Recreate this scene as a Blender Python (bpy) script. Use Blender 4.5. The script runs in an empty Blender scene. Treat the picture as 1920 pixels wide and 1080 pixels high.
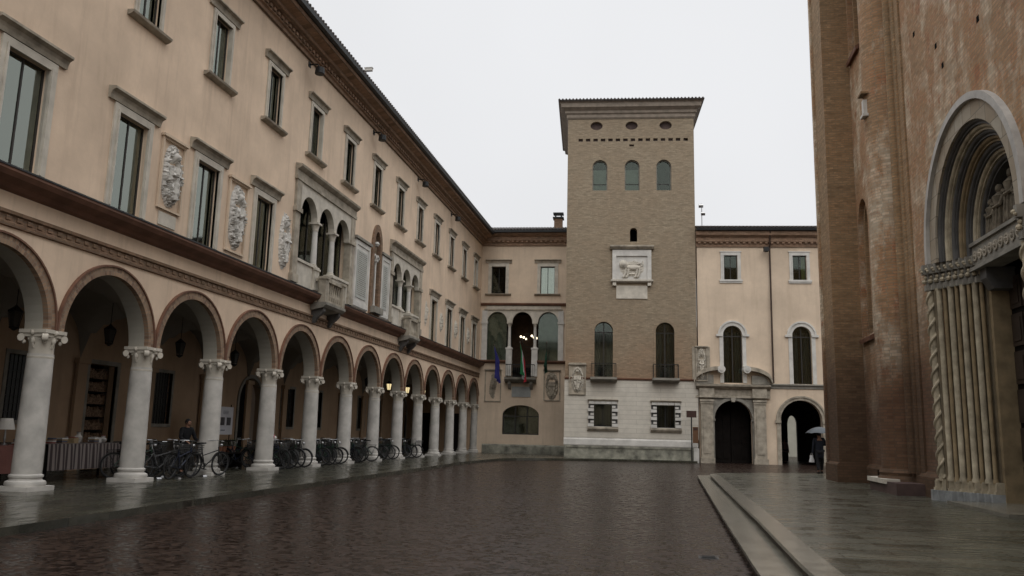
import bpy, bmesh, math, random
from mathutils import Vector, Matrix, noise
from mathutils.geometry import tessellate_polygon
random.seed(7)
S = bpy.context.scene
COL = S.collection
PI = math.pi
# ------------------------------------------------------------------ camera
cam = bpy.data.objects.new('camera', bpy.data.cameras.new('camera')); COL.objects.link(cam)
cam.data.sensor_width = 36; cam.data.lens = 1551.5/1920*36
cam.data.clip_start = .1; cam.data.clip_end = 1500
_y, _p, _r = .1795, .173, .0238
F = Vector((-math.sin(_y)*math.cos(_p), math.cos(_y)*math.cos(_p), math.sin(_p)))
Rr = Vector((math.cos(_y), math.sin(_y), 0)); Uu = Rr.cross(F)
R2 = Rr*math.cos(_r)+Uu*math.sin(_r); U2 = -Rr*math.sin(_r)+Uu*math.cos(_r)
M4 = Matrix((R2, U2, -F)).transposed().to_4x4(); M4.translation = Vector((0, 0, 1.6))
cam.matrix_world = M4; S.camera = cam
# ------------------------------------------------------------------ sky (overcast)
W = bpy.data.worlds.new('World'); S.world = W; W.use_nodes = True
nt = W.node_tree; bg = nt.nodes['Background']
sk = nt.nodes.new('ShaderNodeTexSky'); sk.sky_type = 'NISHITA'; sk.sun_disc = False
sk.sun_elevation = math.radians(50); sk.sun_rotation = math.radians(200); sk.dust_density = 5; sk.air_density = 2
hs = nt.nodes.new('ShaderNodeHueSaturation'); hs.inputs['Saturation'].default_value = .06; hs.inputs['Value'].default_value = .25
nt.links.new(sk.outputs[0], hs.inputs['Color'])
mx = nt.nodes.new('ShaderNodeMixRGB'); mx.inputs[0].default_value = .93
tc = nt.nodes.new('ShaderNodeTexCoord'); sp = nt.nodes.new('ShaderNodeSeparateXYZ'); nt.links.new(tc.outputs['Generated'], sp.inputs[0])
cl = nt.nodes.new('ShaderNodeTexNoise'); cl.inputs['Scale'].default_value = 1.6; cl.inputs['Detail'].default_value = 3
nt.links.new(tc.outputs['Generated'], cl.inputs['Vector'])
mr = nt.nodes.new('ShaderNodeMapRange'); mr.inputs['From Min'].default_value = .5; mr.inputs['From Max'].default_value = 1; mr.inputs['To Min'].default_value = 8.85; mr.inputs['To Max'].default_value = 26
nt.links.new(sp.outputs['Z'], mr.inputs['Value'])
mm = nt.nodes.new('ShaderNodeMapRange'); mm.inputs['From Min'].default_value = .3; mm.inputs['From Max'].default_value = .7; mm.inputs['To Min'].default_value = .93; mm.inputs['To Max'].default_value = 1.03
nt.links.new(cl.outputs['Fac'], mm.inputs['Value'])
mu = nt.nodes.new('ShaderNodeMath'); mu.operation = 'MULTIPLY'; nt.links.new(mr.outputs[0], mu.inputs[0]); nt.links.new(mm.outputs[0], mu.inputs[1])
vm = nt.nodes.new('ShaderNodeVectorMath'); vm.operation = 'SCALE'; vm.inputs[0].default_value = (.985, .995, 1.02); nt.links.new(mu.outputs[0], vm.inputs['Scale'])
nt.links.new(hs.outputs[0], mx.inputs[1]); nt.links.new(vm.outputs[0], mx.inputs[2])
nt.links.new(mx.outputs[0], bg.inputs['Color']); bg.inputs['Strength'].default_value = .1
sun = bpy.data.objects.new('sun', bpy.data.lights.new('sun', 'SUN')); COL.objects.link(sun)
sun.data.energy = 1.0; sun.data.angle = math.radians(60); sun.data.color = (1, .97, .93)
sun.rotation_euler = (math.radians(40), 0, math.radians(20))
S.view_settings.view_transform = 'Standard'; S.view_settings.look = 'None'
S.view_settings.exposure = 0; S.view_settings.gamma = 1
S.cycles.max_bounces = 6; S.cycles.diffuse_bounces = 4

# ------------------------------------------------------------------ materials
def newmat(name):
    m = bpy.data.materials.new(name); m.use_nodes = True
    return m, m.node_tree, m.node_tree.nodes['Principled BSDF']
def N(nt, t, **kw):
    n = nt.nodes.new(t)
    for k, v in kw.items():
        if k.startswith('i_'): n.inputs[k[2:].replace('_', ' ')].default_value = v
        else: setattr(n, k, v)
    return n
def ramp(nt, src, p0, c0, p1, c1):
    r = N(nt, 'ShaderNodeValToRGB'); e = r.color_ramp.elements
    e[0].position = p0; e[0].color = (*c0, 1); e[1].position = p1; e[1].color = (*c1, 1)
    nt.links.new(src, r.inputs[0]); return r.outputs[0]
def mix(nt, f, a, b, mode='MIX'):
    m = N(nt, 'ShaderNodeMixRGB', blend_type=mode)
    for i, v in ((0, f), (1, a), (2, b)):
        if hasattr(v, 'is_linked') or hasattr(v, 'links'): nt.links.new(v, m.inputs[i])
        elif isinstance(v, tuple): m.inputs[i].default_value = (*v, 1)
        else: m.inputs[i].default_value = v
    return m.outputs[0]
def noise_n(nt, vec, scale, detail=4, rough=.55):
    n = N(nt, 'ShaderNodeTexNoise'); n.inputs['Scale'].default_value = scale; n.inputs['Detail'].default_value = detail; n.inputs['Roughness'].default_value = rough
    nt.links.new(vec, n.inputs['Vector']); return n.outputs['Fac']
def stretch(nt, vec, s):
    m = N(nt, 'ShaderNodeMapping'); m.inputs['Scale'].default_value = s; nt.links.new(vec, m.inputs[0]); return m.outputs[0]
def bump(nt, b, h, strength, dist=.02):
    n = N(nt, 'ShaderNodeBump'); n.inputs['Strength'].default_value = strength; n.inputs['Distance'].default_value = dist
    nt.links.new(h, n.inputs['Height']); nt.links.new(n.outputs[0], b.inputs['Normal'])
def objvec(nt): return N(nt, 'ShaderNodeTexCoord').outputs['Object']
def wallvec(nt):   # (along the wall, height) whichever way the face looks
    t = N(nt, 'ShaderNodeTexCoord'); s = N(nt, 'ShaderNodeSeparateXYZ'); nt.links.new(t.outputs['Object'], s.inputs[0])
    sn = N(nt, 'ShaderNodeSeparateXYZ'); nt.links.new(t.outputs['Normal'], sn.inputs[0])
    a = N(nt, 'ShaderNodeMath', operation='ABSOLUTE'); nt.links.new(sn.outputs[0], a.inputs[0])
    g = N(nt, 'ShaderNodeMath', operation='GREATER_THAN'); nt.links.new(a.outputs[0], g.inputs[0]); g.inputs[1].default_value = .75
    m = N(nt, 'ShaderNodeMix'); nt.links.new(g.outputs[0], m.inputs[0]); nt.links.new(s.outputs[0], m.inputs[2]); nt.links.new(s.outputs[1], m.inputs[3])
    c = N(nt, 'ShaderNodeCombineXYZ'); nt.links.new(m.outputs[0], c.inputs[0]); nt.links.new(s.outputs[2], c.inputs[1])
    return c.outputs[0], s.outputs[2], t.outputs['Object']
def plain(name, c, rough=.7, var=.15, scale=3, bmp=.1, metal=0, spec=.3):
    m, nt, b = newmat(name); v = N(nt, 'ShaderNodeNewGeometry').outputs['Position']
    f = noise_n(nt, v, scale, 5)
    lo = tuple(x*(1-var) for x in c); hi = tuple(min(1, x*(1+var)) for x in c)
    nt.links.new(ramp(nt, f, .3, lo, .7, hi), b.inputs['Base Color'])
    b.inputs['Roughness'].default_value = rough; b.inputs['Metallic'].default_value = metal; b.inputs['Specular IOR Level'].default_value = spec
    if bmp: bump(nt, b, noise_n(nt, v, scale*8, 4), bmp, .01)
    return m
def plaster(name, c, stain=(.30, .22, .16)):
    m, nt, b = newmat(name); v = objvec(nt)
    f1 = noise_n(nt, v, .45, 6, .6); f2 = noise_n(nt, stretch(nt, v, (1.8, 1.8, .16)), 1.3, 7, .7); f3 = noise_n(nt, v, 6, 4)
    a = ramp(nt, f1, .3, tuple(x*.80 for x in c), .72, tuple(min(1, x*1.14) for x in c))
    a = mix(nt, ramp(nt, f2, .5, (0, 0, 0), .78, (.5, .5, .5)), a, stain)
    a = mix(nt, ramp(nt, f3, .3, (0, 0, 0), .7, (.16, .16, .16)), a, tuple(x*.72 for x in c))
    nt.links.new(a, b.inputs['Base Color']); b.inputs['Roughness'].default_value = .9; b.inputs['Specular IOR Level'].default_value = .15
    bump(nt, b, noise_n(nt, v, 14, 6, .65), .25, .012)
    return m
def brick(name, c1, c2, mort, patch, low=None, lowz=3, zfade=2, bw=.27, rh=.078, pale=None, rough=.85, mul=.85):
    m, nt, b = newmat(name); v, z, o = wallvec(nt)
    t = N(nt, 'ShaderNodeTexBrick'); nt.links.new(v, t.inputs['Vector'])
    t.inputs['Scale'].default_value = 1; t.inputs['Brick Width'].default_value = bw; t.inputs['Row Height'].default_value = rh
    t.inputs['Mortar Size'].default_value = .007; t.inputs['Color1'].default_value = (*c1, 1); t.inputs['Color2'].default_value = (*c2, 1); t.inputs['Mortar'].default_value = (*mort, 1)
    t.inputs['Bias'].default_value = 0
    f = noise_n(nt, o, .55, 6, .65)
    a = mix(nt, ramp(nt, f, .44, (0, 0, 0), .64, (.75, .75, .75)), t.outputs['Color'], patch)
    f4 = noise_n(nt, stretch(nt, o, (.8, .8, 3.5)), 2.2, 5, .7)
    a = mix(nt, ramp(nt, f4, .4, (.0, .0, .0), .72, (.6, .6, .6)), a, tuple(x*.55 for x in c2))
    f5 = noise_n(nt, stretch(nt, o, (2, 2, 7)), 2.6, 3, .6)
    a = mix(nt, ramp(nt, f5, .52, (0, 0, 0), .75, (.55, .55, .55)), a, tuple(min(1, x*1.35) for x in c1))
    if pale:
        f6 = noise_n(nt, stretch(nt, o, (1, 1, .6)), .8, 7, .72)
        a = mix(nt, ramp(nt, f6, .47, (0, 0, 0), .60, (.85, .85, .85)), a, pale)
        f7 = noise_n(nt, stretch(nt, o, (1, 1, .8)), 1.7, 7, .75)
        a = mix(nt, ramp(nt, f7, .55, (0, 0, 0), .64, (.8, .8, .8)), a, (.27, .105, .05))
        a = mix(nt, .15, a, t.outputs['Color'])
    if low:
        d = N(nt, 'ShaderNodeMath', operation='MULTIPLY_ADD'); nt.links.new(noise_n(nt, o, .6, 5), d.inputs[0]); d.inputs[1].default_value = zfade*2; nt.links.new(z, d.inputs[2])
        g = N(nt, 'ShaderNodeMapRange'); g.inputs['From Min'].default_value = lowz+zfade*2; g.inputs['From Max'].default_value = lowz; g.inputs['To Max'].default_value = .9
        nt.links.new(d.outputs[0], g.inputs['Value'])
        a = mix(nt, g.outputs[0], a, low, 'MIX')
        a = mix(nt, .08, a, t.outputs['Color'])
    t2 = N(nt, 'ShaderNodeTexBrick'); nt.links.new(v, t2.inputs['Vector'])
    t2.inputs['Scale'].default_value = 1; t2.inputs['Brick Width'].default_value = bw; t2.inputs['Row Height'].default_value = rh; t2.inputs['Mortar Size'].default_value = .009
    t2.inputs['Color1'].default_value = (.62, .60, .58, 1); t2.inputs['Color2'].default_value = (1.32, 1.3, 1.28, 1); t2.inputs['Mortar'].default_value = (.70, .72, .74, 1)
    a = mix(nt, mul, a, t2.outputs['Color'], 'MULTIPLY')
    nt.links.new(a, b.inputs['Base Color']); b.inputs['Roughness'].default_value = rough; b.inputs['Specular IOR Level'].default_value = .2
    hh = mix(nt, .5, t.outputs['Fac'], noise_n(nt, o, 9, 5))
    bump(nt, b, hh, -.35, .02)
    return m
def wet(name, kind):
    m, nt, b = newmat(name); v = objvec(nt)
    b.inputs['Specular IOR Level'].default_value = .19 if kind == 'cobble' else .48; b.inputs['IOR'].default_value = 1.4
    if kind == 'cobble':
        t = N(nt, 'ShaderNodeTexVoronoi', feature='F1', distance='EUCLIDEAN'); t.inputs['Scale'].default_value = 11; t.inputs['Randomness'].default_value = .6
        nt.links.new(v, t.inputs['Vector'])
        e = N(nt, 'ShaderNodeTexVoronoi', feature='DISTANCE_TO_EDGE'); e.inputs['Scale'].default_value = 11; e.inputs['Randomness'].default_value = .6; nt.links.new(v, e.inputs['Vector'])
        bw = N(nt, 'ShaderNodeRGBToBW'); nt.links.new(t.outputs['Color'], bw.inputs[0])
        a = ramp(nt, bw.outputs[0], .12, (.008, .005, .0045), .85, (.044, .026, .018))
        a = mix(nt, ramp(nt, e.outputs['Distance'], .02, (1, 1, 1), .09, (0, 0, 0)), a, (.006, .005, .005))
        big = noise_n(nt, v, .35, 5)
        a = mix(nt, ramp(nt, big, .35, (0, 0, 0), .7, (.5, .5, .5)), a, (.018, .0115, .0085))
        nt.links.new(a, b.inputs['Base Color'])
        r = ramp(nt, noise_n(nt, v, .8, 6, .65), .35, (.14, .14, .14), .7, (.30, .30, .30)); r = mix(nt, .45, r, ramp(nt, bw.outputs[0], .2, (.1, .1, .1), .8, (.7, .7, .7))); nt.links.new(r, b.inputs['Roughness'])
        h = ramp(nt, e.outputs['Distance'], 0, (0, 0, 0), .25, (1, 1, 1))
        h = mix(nt, .4, h, bw.outputs[0]); bump(nt, b, h, .34, .008)
    else:
        t = N(nt, 'ShaderNodeTexBrick', offset=.37); mp = N(nt, 'ShaderNodeMapping')
        mp.inputs['Rotation'].default_value = (0, 0, 0 if kind == 'slab_across' else PI/2); nt.links.new(v, mp.inputs[0]); nt.links.new(mp.outputs[0], t.inputs['Vector'])
        v2 = stretch(nt, mp.outputs[0], (.5, 1.5, 1))
        t.inputs['Scale'].default_value = 1; t.inputs['Brick Width'].default_value = 1.05; t.inputs['Row Height'].default_value = .42; t.inputs['Mortar Size'].default_value = .007
        dk = 1 if kind == 'slab_across' else .72
        t.inputs['Color1'].default_value = (.046*dk, .046*dk, .034*dk, 1); t.inputs['Color2'].default_value = (.092*dk, .087*dk, .064*dk, 1); t.inputs['Mortar'].default_value = (.012, .011, .008, 1)
        a = mix(nt, ramp(nt, noise_n(nt, v2, 1.6, 7, .7), .38, (0, 0, 0), .68, (.85, .85, .85)), t.outputs['Color'], (.030*dk, .031*dk, .022*dk))
        a = mix(nt, ramp(nt, noise_n(nt, v2, 7, 6, .7), .48, (0, 0, 0), .72, (.5, .5, .5)), a, (.125*dk, .112*dk, .085*dk))
        nt.links.new(a, b.inputs['Base Color'])
        bw = N(nt, 'ShaderNodeRGBToBW'); nt.links.new(t.outputs['Color'], bw.inputs[0])
        r = ramp(nt, noise_n(nt, v2, 3.2, 7, .75), .40, (.09, .09, .09), .60, (.42, .42, .42)); r = mix(nt, .35, r, ramp(nt, bw.outputs[0], .035, (.10, .10, .10), .075, (.40, .40, .40))); nt.links.new(r, b.inputs['Roughness'])
        h = mix(nt, .55, mix(nt, .5, t.outputs['Fac'], bw.outputs[0]), noise_n(nt, v2, 5, 7)); bump(nt, b, h, .34, .02)
    return m
def marble_courses(name, c1, c2, mort, rh=.33, bw=1.1):
    m, nt, b = newmat(name); v, z, o = wallvec(nt)
    t = N(nt, 'ShaderNodeTexBrick'); nt.links.new(v, t.inputs['Vector']); t.inputs['Scale'].default_value = 1
    t.inputs['Brick Width'].default_value = bw; t.inputs['Row Height'].default_value = rh; t.inputs['Mortar Size'].default_value = .012
    t.inputs['Color1'].default_value = (*c1, 1); t.inputs['Color2'].default_value = (*c2, 1); t.inputs['Mortar'].default_value = (*mort, 1)
    a = mix(nt, ramp(nt, noise_n(nt, o, 1.6, 6, .7), .42, (0, 0, 0), .75, (.5, .5, .5)), t.outputs['Color'], tuple(x*.62 for x in c2))
    nt.links.new(a, b.inputs['Base Color']); b.inputs['Roughness'].default_value = .75; b.inputs['Specular IOR Level'].default_value = .2
    bump(nt, b, mix(nt, .5, t.outputs['Fac'], noise_n(nt, o, 12, 5)), -.25, .012)
    return m
def glassy():
    m, nt, b = newmat('window_glass')
    b.inputs['Base Color'].default_value = (.02, .024, .022, 1); b.inputs['Roughness'].default_value = .06
    tr = N(nt, 'ShaderNodeBsdfTransparent'); tr.inputs[0].default_value = (.86, .9, .86, 1)
    mxs = N(nt, 'ShaderNodeMixShader'); lw = N(nt, 'ShaderNodeFresnel'); lw.inputs['IOR'].default_value = 1.55
    ad = N(nt, 'ShaderNodeMath', operation='ADD'); nt.links.new(lw.outputs[0], ad.inputs[0]); ad.inputs[1].default_value = .02
    gl = N(nt, 'ShaderNodeBsdfGlossy'); gl.inputs['Roughness'].default_value = .04; gl.inputs['Color'].default_value = (.76, .82, .73, 1)
    nt.links.new(ad.outputs[0], mxs.inputs[0]); nt.links.new(tr.outputs[0], mxs.inputs[1]); nt.links.new(gl.outputs[0], mxs.inputs[2])
    nt.links.new(mxs.outputs[0], nt.nodes['Material Output'].inputs[0]); return m
def emit(name, c, s):
    m, nt, b = newmat(name); b.inputs['Base Color'].default_value = (*c, 1); b.inputs['Emission Color'].default_value = (*c, 1); b.inputs['Emission Strength'].default_value = s; return m
def voussoir():
    m, nt, b = newmat('arch_brick'); o = objvec(nt); sp_ = N(nt, 'ShaderNodeSeparateXYZ'); nt.links.new(o, sp_.inputs[0])
    an_ = N(nt, 'ShaderNodeMath', operation='ARCTAN2'); nt.links.new(sp_.outputs[2], an_.inputs[0]); nt.links.new(sp_.outputs[0], an_.inputs[1])
    ln = N(nt, 'ShaderNodeVectorMath', operation='LENGTH'); nt.links.new(o, ln.inputs[0])
    cb_ = N(nt, 'ShaderNodeCombineXYZ'); nt.links.new(an_.outputs[0], cb_.inputs[0]); nt.links.new(ln.outputs['Value'], cb_.inputs[1])
    t = N(nt, 'ShaderNodeTexBrick'); nt.links.new(cb_.outputs[0], t.inputs['Vector']); t.inputs['Scale'].default_value = 1; t.inputs['Brick Width'].default_value = .052; t.inputs['Row Height'].default_value = .13; t.inputs['Mortar Size'].default_value = .005
    t.inputs['Color1'].default_value = (.33, .21, .13, 1); t.inputs['Color2'].default_value = (.14, .075, .048, 1); t.inputs['Mortar'].default_value = (.20, .17, .13, 1)
    pos = N(nt, 'ShaderNodeNewGeometry').outputs['Position']
    a = mix(nt, ramp(nt, noise_n(nt, pos, 2.5, 6, .7), .42, (0, 0, 0), .68, (.7, .7, .7)), t.outputs['Color'], (.25, .185, .125))
    nt.links.new(a, b.inputs['Base Color']); b.inputs['Roughness'].default_value = .9; bump(nt, b, t.outputs['Fac'], -.4, .015); return m
VOUS = voussoir()
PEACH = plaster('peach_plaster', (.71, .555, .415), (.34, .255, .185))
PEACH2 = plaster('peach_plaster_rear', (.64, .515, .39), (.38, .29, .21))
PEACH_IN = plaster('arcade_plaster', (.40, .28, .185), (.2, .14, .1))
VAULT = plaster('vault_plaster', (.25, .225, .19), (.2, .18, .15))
TERRA = brick('terracotta', (.27, .18, .115), (.17, .105, .07), (.18, .14, .11), (.22, .16, .11), bw=.3, rh=.16)
EAVE = brick('eave_brick', (.36, .235, .155), (.25, .155, .105), (.25, .19, .14), (.26, .185, .13), bw=.3, rh=.1)
LEDGE = plain('painted_ledge', (.15, .075, .048), .6, .3, 2)
LEDGE_TOP = plain('ledge_lead', (.03, .032, .034), .5, .2)
STONE = plain('pale_stone', (.50, .46, .39), .75, .18, 2.5, .15)
STONE_W = plain('white_stone', (.55, .53, .49), .7, .16, 2, .12)
STONE_G = plain('grey_stone', (.22, .205, .175), .8, .3, 2.5, .2)
STONE_D = plain('weathered_stone', (.33, .29, .23), .8, .35, 3, .3)
COLUMN = plain('granite_column', (.45, .43, .395), .65, .22, 2.2, .2)
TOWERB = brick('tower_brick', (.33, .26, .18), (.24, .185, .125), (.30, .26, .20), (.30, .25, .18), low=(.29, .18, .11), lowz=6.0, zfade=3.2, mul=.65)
TOWERTOP = plain('tower_eave', (.24, .20, .16), .85, .2, 3)
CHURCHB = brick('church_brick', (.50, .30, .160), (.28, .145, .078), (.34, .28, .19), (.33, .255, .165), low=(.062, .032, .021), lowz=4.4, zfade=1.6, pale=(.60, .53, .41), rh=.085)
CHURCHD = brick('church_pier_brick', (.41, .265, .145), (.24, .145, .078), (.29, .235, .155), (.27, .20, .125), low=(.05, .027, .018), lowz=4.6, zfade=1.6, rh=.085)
MARB = marble_courses('tower_base_stone', (.60, .56, .485), (.55, .51, .44), (.40, .37, .31), .29, 3.1)
PLINTH = plain('plinth_stone', (.21, .205, .165), .6, .6, 2.2, .3)
GLASS = glassy(); GLASSL = glassy(); GLASSL.name = 'window_glass_reflecting'
for _n in GLASSL.node_tree.nodes:
    if _n.type == 'MATH': _n.inputs[1].default_value = .22
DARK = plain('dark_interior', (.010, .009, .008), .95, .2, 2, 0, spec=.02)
DARKW = plain('dark_timber', (.010, .008, .007), .75, .3, 4, .2, spec=.08)
SASH = plain('dark_sash', (.035, .032, .028), .5, .2, 4, 0)
CURT = plain('pale_curtain', (.62, .62, .58), .9, .12, 3, 0)
CURTK = plain('dark_curtain', (.06, .068, .07), .9, .2)
CURTD = plain('sheer_curtain', (.42, .45, .38), .9, .15, 2, 0)
CURTG = plain('green_curtain', (.22, .25, .10), .9, .2, 3, 0)
ROOFT = plain('roof_tile', (.055, .045, .04), .7, .4, 4, .5)
IRON = plain('dark_iron', (.018, .018, .018), .5, .2, 5, 0)
RUBBER = plain('tyre_rubber', (.012, .012, .012), .8, .2, 5, 0)
STEEL = plain('bright_steel', (.4, .4, .4), .35, .1, 5, 0, 1); RIM = plain('dull_rim', (.07, .07, .07), .5, .2, 5, 0, .5)
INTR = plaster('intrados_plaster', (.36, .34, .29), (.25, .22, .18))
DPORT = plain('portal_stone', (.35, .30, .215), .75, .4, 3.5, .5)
DPORT3 = plain('portal_stone_gap_shade', (.15, .12, .078), .8, .3, 3, .25)  # portal stone darkened: shade between the shafts is put into its colour
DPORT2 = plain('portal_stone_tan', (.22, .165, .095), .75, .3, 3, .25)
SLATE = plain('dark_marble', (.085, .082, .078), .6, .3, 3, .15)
COBBLE = wet('wet_cobbles', 'cobble'); SLAB = wet('wet_slabs', 'slab_across'); SLABR = wet('wet_slabs_long', 'slab')
KERB = plain('wet_kerb', (.135, .125, .10), .22, .4, 3.5, .2, spec=.5)

# ------------------------------------------------------------------ mesh helpers
class MB:
    def __init__(s): s.v = []; s.f = []
    def add(s, vs, fs):
        o = len(s.v); s.v += [tuple(x) for x in vs]; s.f += [tuple(i+o for i in f) for f in fs]; return s
    def box(s, x0, x1, y0, y1, z0, z1):
        return s.add([(x0, y0, z0), (x1, y0, z0), (x1, y1, z0), (x0, y1, z0), (x0, y0, z1), (x1, y0, z1), (x1, y1, z1), (x0, y1, z1)],
                     [(0, 1, 2, 3), (4, 7, 6, 5), (0, 4, 5, 1), (1, 5, 6, 2), (2, 6, 7, 3), (3, 7, 4, 0)])
    def prism(s, prof, x0, x1, m0=0, m1=0):     # prof of (y,z); m0/m1 mitre: end shifts by m*y
        n = len(prof)
        vs = [(x0+m0*y, y, z) for y, z in prof]+[(x1+m1*y, y, z) for y, z in prof]
        fs = [(i, (i+1) % n, n+(i+1) % n, n+i) for i in range(n)]+[tuple(range(n)), tuple(range(2*n-1, n-1, -1))]
        return s.add(vs, fs)
    def poly(s, pts, z0, z1):   # horizontal polygon slab
        n = len(pts)
        return s.add([(x, y, z0) for x, y in pts]+[(x, y, z1) for x, y in pts], [tuple(range(n))[::-1], tuple(range(n, 2*n))]+[(i, (i+1) % n, n+(i+1) % n, n+i) for i in range(n)])
    def lathe(s, prof, cx=0, cy=0, n=20, a0=0, a1=2*PI):
        full = abs(a1-a0-2*PI) < 1e-6; m = n if full else n+1
        vs = []
        for r, z in prof:
            for i in range(m):
                a = a0+(a1-a0)*i/n; vs.append((cx+r*math.cos(a), cy+r*math.sin(a), z))
        fs = []
        for j in range(len(prof)-1):
            for i in range(n):
                k = (i+1) % m if full else i+1
                fs.append((j*m+i, j*m+k, (j+1)*m+k, (j+1)*m+i))
        if full: fs += [tuple(range(m))[::-1], tuple((len(prof)-1)*m+i for i in range(m))]
        return s.add(vs, fs)
    def tube(s, pts, r, n=8, closed=False, taper=None):
        pts = [Vector(p) for p in pts]; vs = []; L = len(pts); up = None
        for i, p in enumerate(pts):
            a = pts[i-1] if (i > 0 or closed) else p; b = pts[(i+1) % L] if (i < L-1 or closed) else p
            t = (b-a).normalized()
            if up is None: up = Vector((0, 0, 1)) if abs(t.z) < .9 else Vector((1, 0, 0))
            x = t.cross(up).normalized(); up = x.cross(t).normalized()
            rr = r if taper is None else r*(1+(taper-1)*i/(L-1))
            for k in range(n):
                q = 2*PI*k/n; vs.append(p+x*rr*math.cos(q)+up*rr*math.sin(q))
        fs = []
        for i in range(L if closed else L-1):
            j = (i+1) % L
            for k in range(n): fs.append((i*n+k, i*n+(k+1) % n, j*n+(k+1) % n, j*n+k))
        if not closed: fs += [tuple(range(n))[::-1], tuple((L-1)*n+k for k in range(n))]
        return s.add(vs, fs)
    def ring(s, cx, cz, r0, r1, y0, y1, a0=0, a1=PI, n=24, ez=1):   # flat arch band in the XZ plane
        vs = []
        for i in range(n+1):
            a = a0+(a1-a0)*i/n; c, q = math.cos(a), math.sin(a)*ez
            vs += [(cx+r0*c, y0, cz+r0*q), (cx+r1*c, y0, cz+r1*q), (cx+r1*c, y1, cz+r1*q), (cx+r0*c, y1, cz+r0*q)]
        fs = [(0, 1, 2, 3), tuple(n*4+k for k in (3, 2, 1, 0))]
        for i in range(n):
            for k in range(4): fs.append((i*4+k, (i+1)*4+k, (i+1)*4+(k+1) % 4, i*4+(k+1) % 4))
        return s.add(vs, fs)
    def panel(s, outer, holes, y0, y1):
        loops = [outer]+list(holes); allp = [p for l in loops for p in l]; n = len(allp)
        tris = tessellate_polygon([[Vector((p[0], p[1], 0)) for p in l] for l in loops])
        vs = [(p[0], y0, p[1]) for p in allp]+[(p[0], y1, p[1]) for p in allp]
        fs = [tuple(t) for t in tris]+[tuple(n+i for i in t[::-1]) for t in tris]
        o = 0
        for l in loops:
            m = len(l)
            for i in range(m): fs.append((o+i, o+(i+1) % m, n+o+(i+1) % m, n+o+i))
            o += m
        return s.add(vs, fs)
    def ball(s, c, r, n=10, sc=(1, 1, 1)):
        vs = []; fs = []; m = n//2+1
        for j in range(m+1):
            t = PI*j/m
            for i in range(n):
                a = 2*PI*i/n; vs.append((c[0]+r*sc[0]*math.sin(t)*math.cos(a), c[1]+r*sc[1]*math.sin(t)*math.sin(a), c[2]+r*sc[2]*math.cos(t)))
        for j in range(m):
            for i in range(n): fs.append((j*n+i, j*n+(i+1) % n, (j+1)*n+(i+1) % n, (j+1)*n+i))
        return s.add(vs, fs)
    def mesh(s, name, mat, smooth=False):
        me = bpy.data.meshes.new(name); me.from_pydata(s.v, [], s.f)
        bm = bmesh.new(); bm.from_mesh(me); bmesh.ops.remove_doubles(bm, verts=bm.verts, dist=1e-5)
        bmesh.ops.recalc_face_normals(bm, faces=bm.faces)
        if smooth:
            for f in bm.faces: f.smooth = True
            for e in bm.edges:
                if len(e.link_faces) == 2 and e.calc_face_angle(0) > .7: e.smooth = False
        bm.to_mesh(me); bm.free(); me.materials.append(mat); return me
    def obj(s, name, mat, parent=None, loc=(0, 0, 0), smooth=False, rot=None):
        return place(s.mesh(name, mat, smooth), name, parent, loc, rot)
def place(me, name, parent=None, loc=(0, 0, 0), rot=None):
    o = bpy.data.objects.new(name, me); COL.objects.link(o); o.location = loc
    if rot: o.rotation_euler = rot
    if parent: o.parent = parent
    return o
def thing(name, label, cat, loc=(0, 0, 0), rz=0, group=None):
    o = place(None, name, None, loc, (0, 0, rz)); tag(o, label, cat, group); return o
def tag(o, label, cat, group=None):
    o['label'] = label; o['category'] = cat
    if group: o['group'] = group
    return o
def struct(o): o['kind'] = 'structure'; return o
def copy_tree(o, parent=None, loc=None, rz=None, label=None):
    c = o.copy(); COL.objects.link(c)
    if parent is not None: c.parent = parent
    if loc is not None: c.location = loc
    if rz is not None: c.rotation_euler = (0, 0, rz)
    if label: c['label'] = label
    for ch in list(o.children): copy_tree(ch, c)
    return c
def archpath(u0, u1, z0, zs, n=18, rise=None):
    c = (u0+u1)/2; r = (u1-u0)/2; rise = r if rise is None else rise
    return [(u0, z0)]+[(c-r*math.cos(PI*i/n), zs+rise*math.sin(PI*i/n)) for i in range(n+1)]+[(u1, z0)]
def rect(u0, u1, z0, z1): return [(u0, z0), (u0, z1), (u1, z1), (u1, z0)]
def curtain(mb, u0, u1, y, z0, z1, amp=.04, per=.16):
    n = max(4, int((u1-u0)/.03)); vs = []
    for i in range(n+1):
        u = u0+(u1-u0)*i/n; yy = y+amp*math.sin(2*PI*u/per)
        vs += [(u, yy, z0), (u, yy, z1)]
    mb.add(vs, [(2*i, 2*i+2, 2*i+3, 2*i+1) for i in range(n)]); return mb

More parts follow.
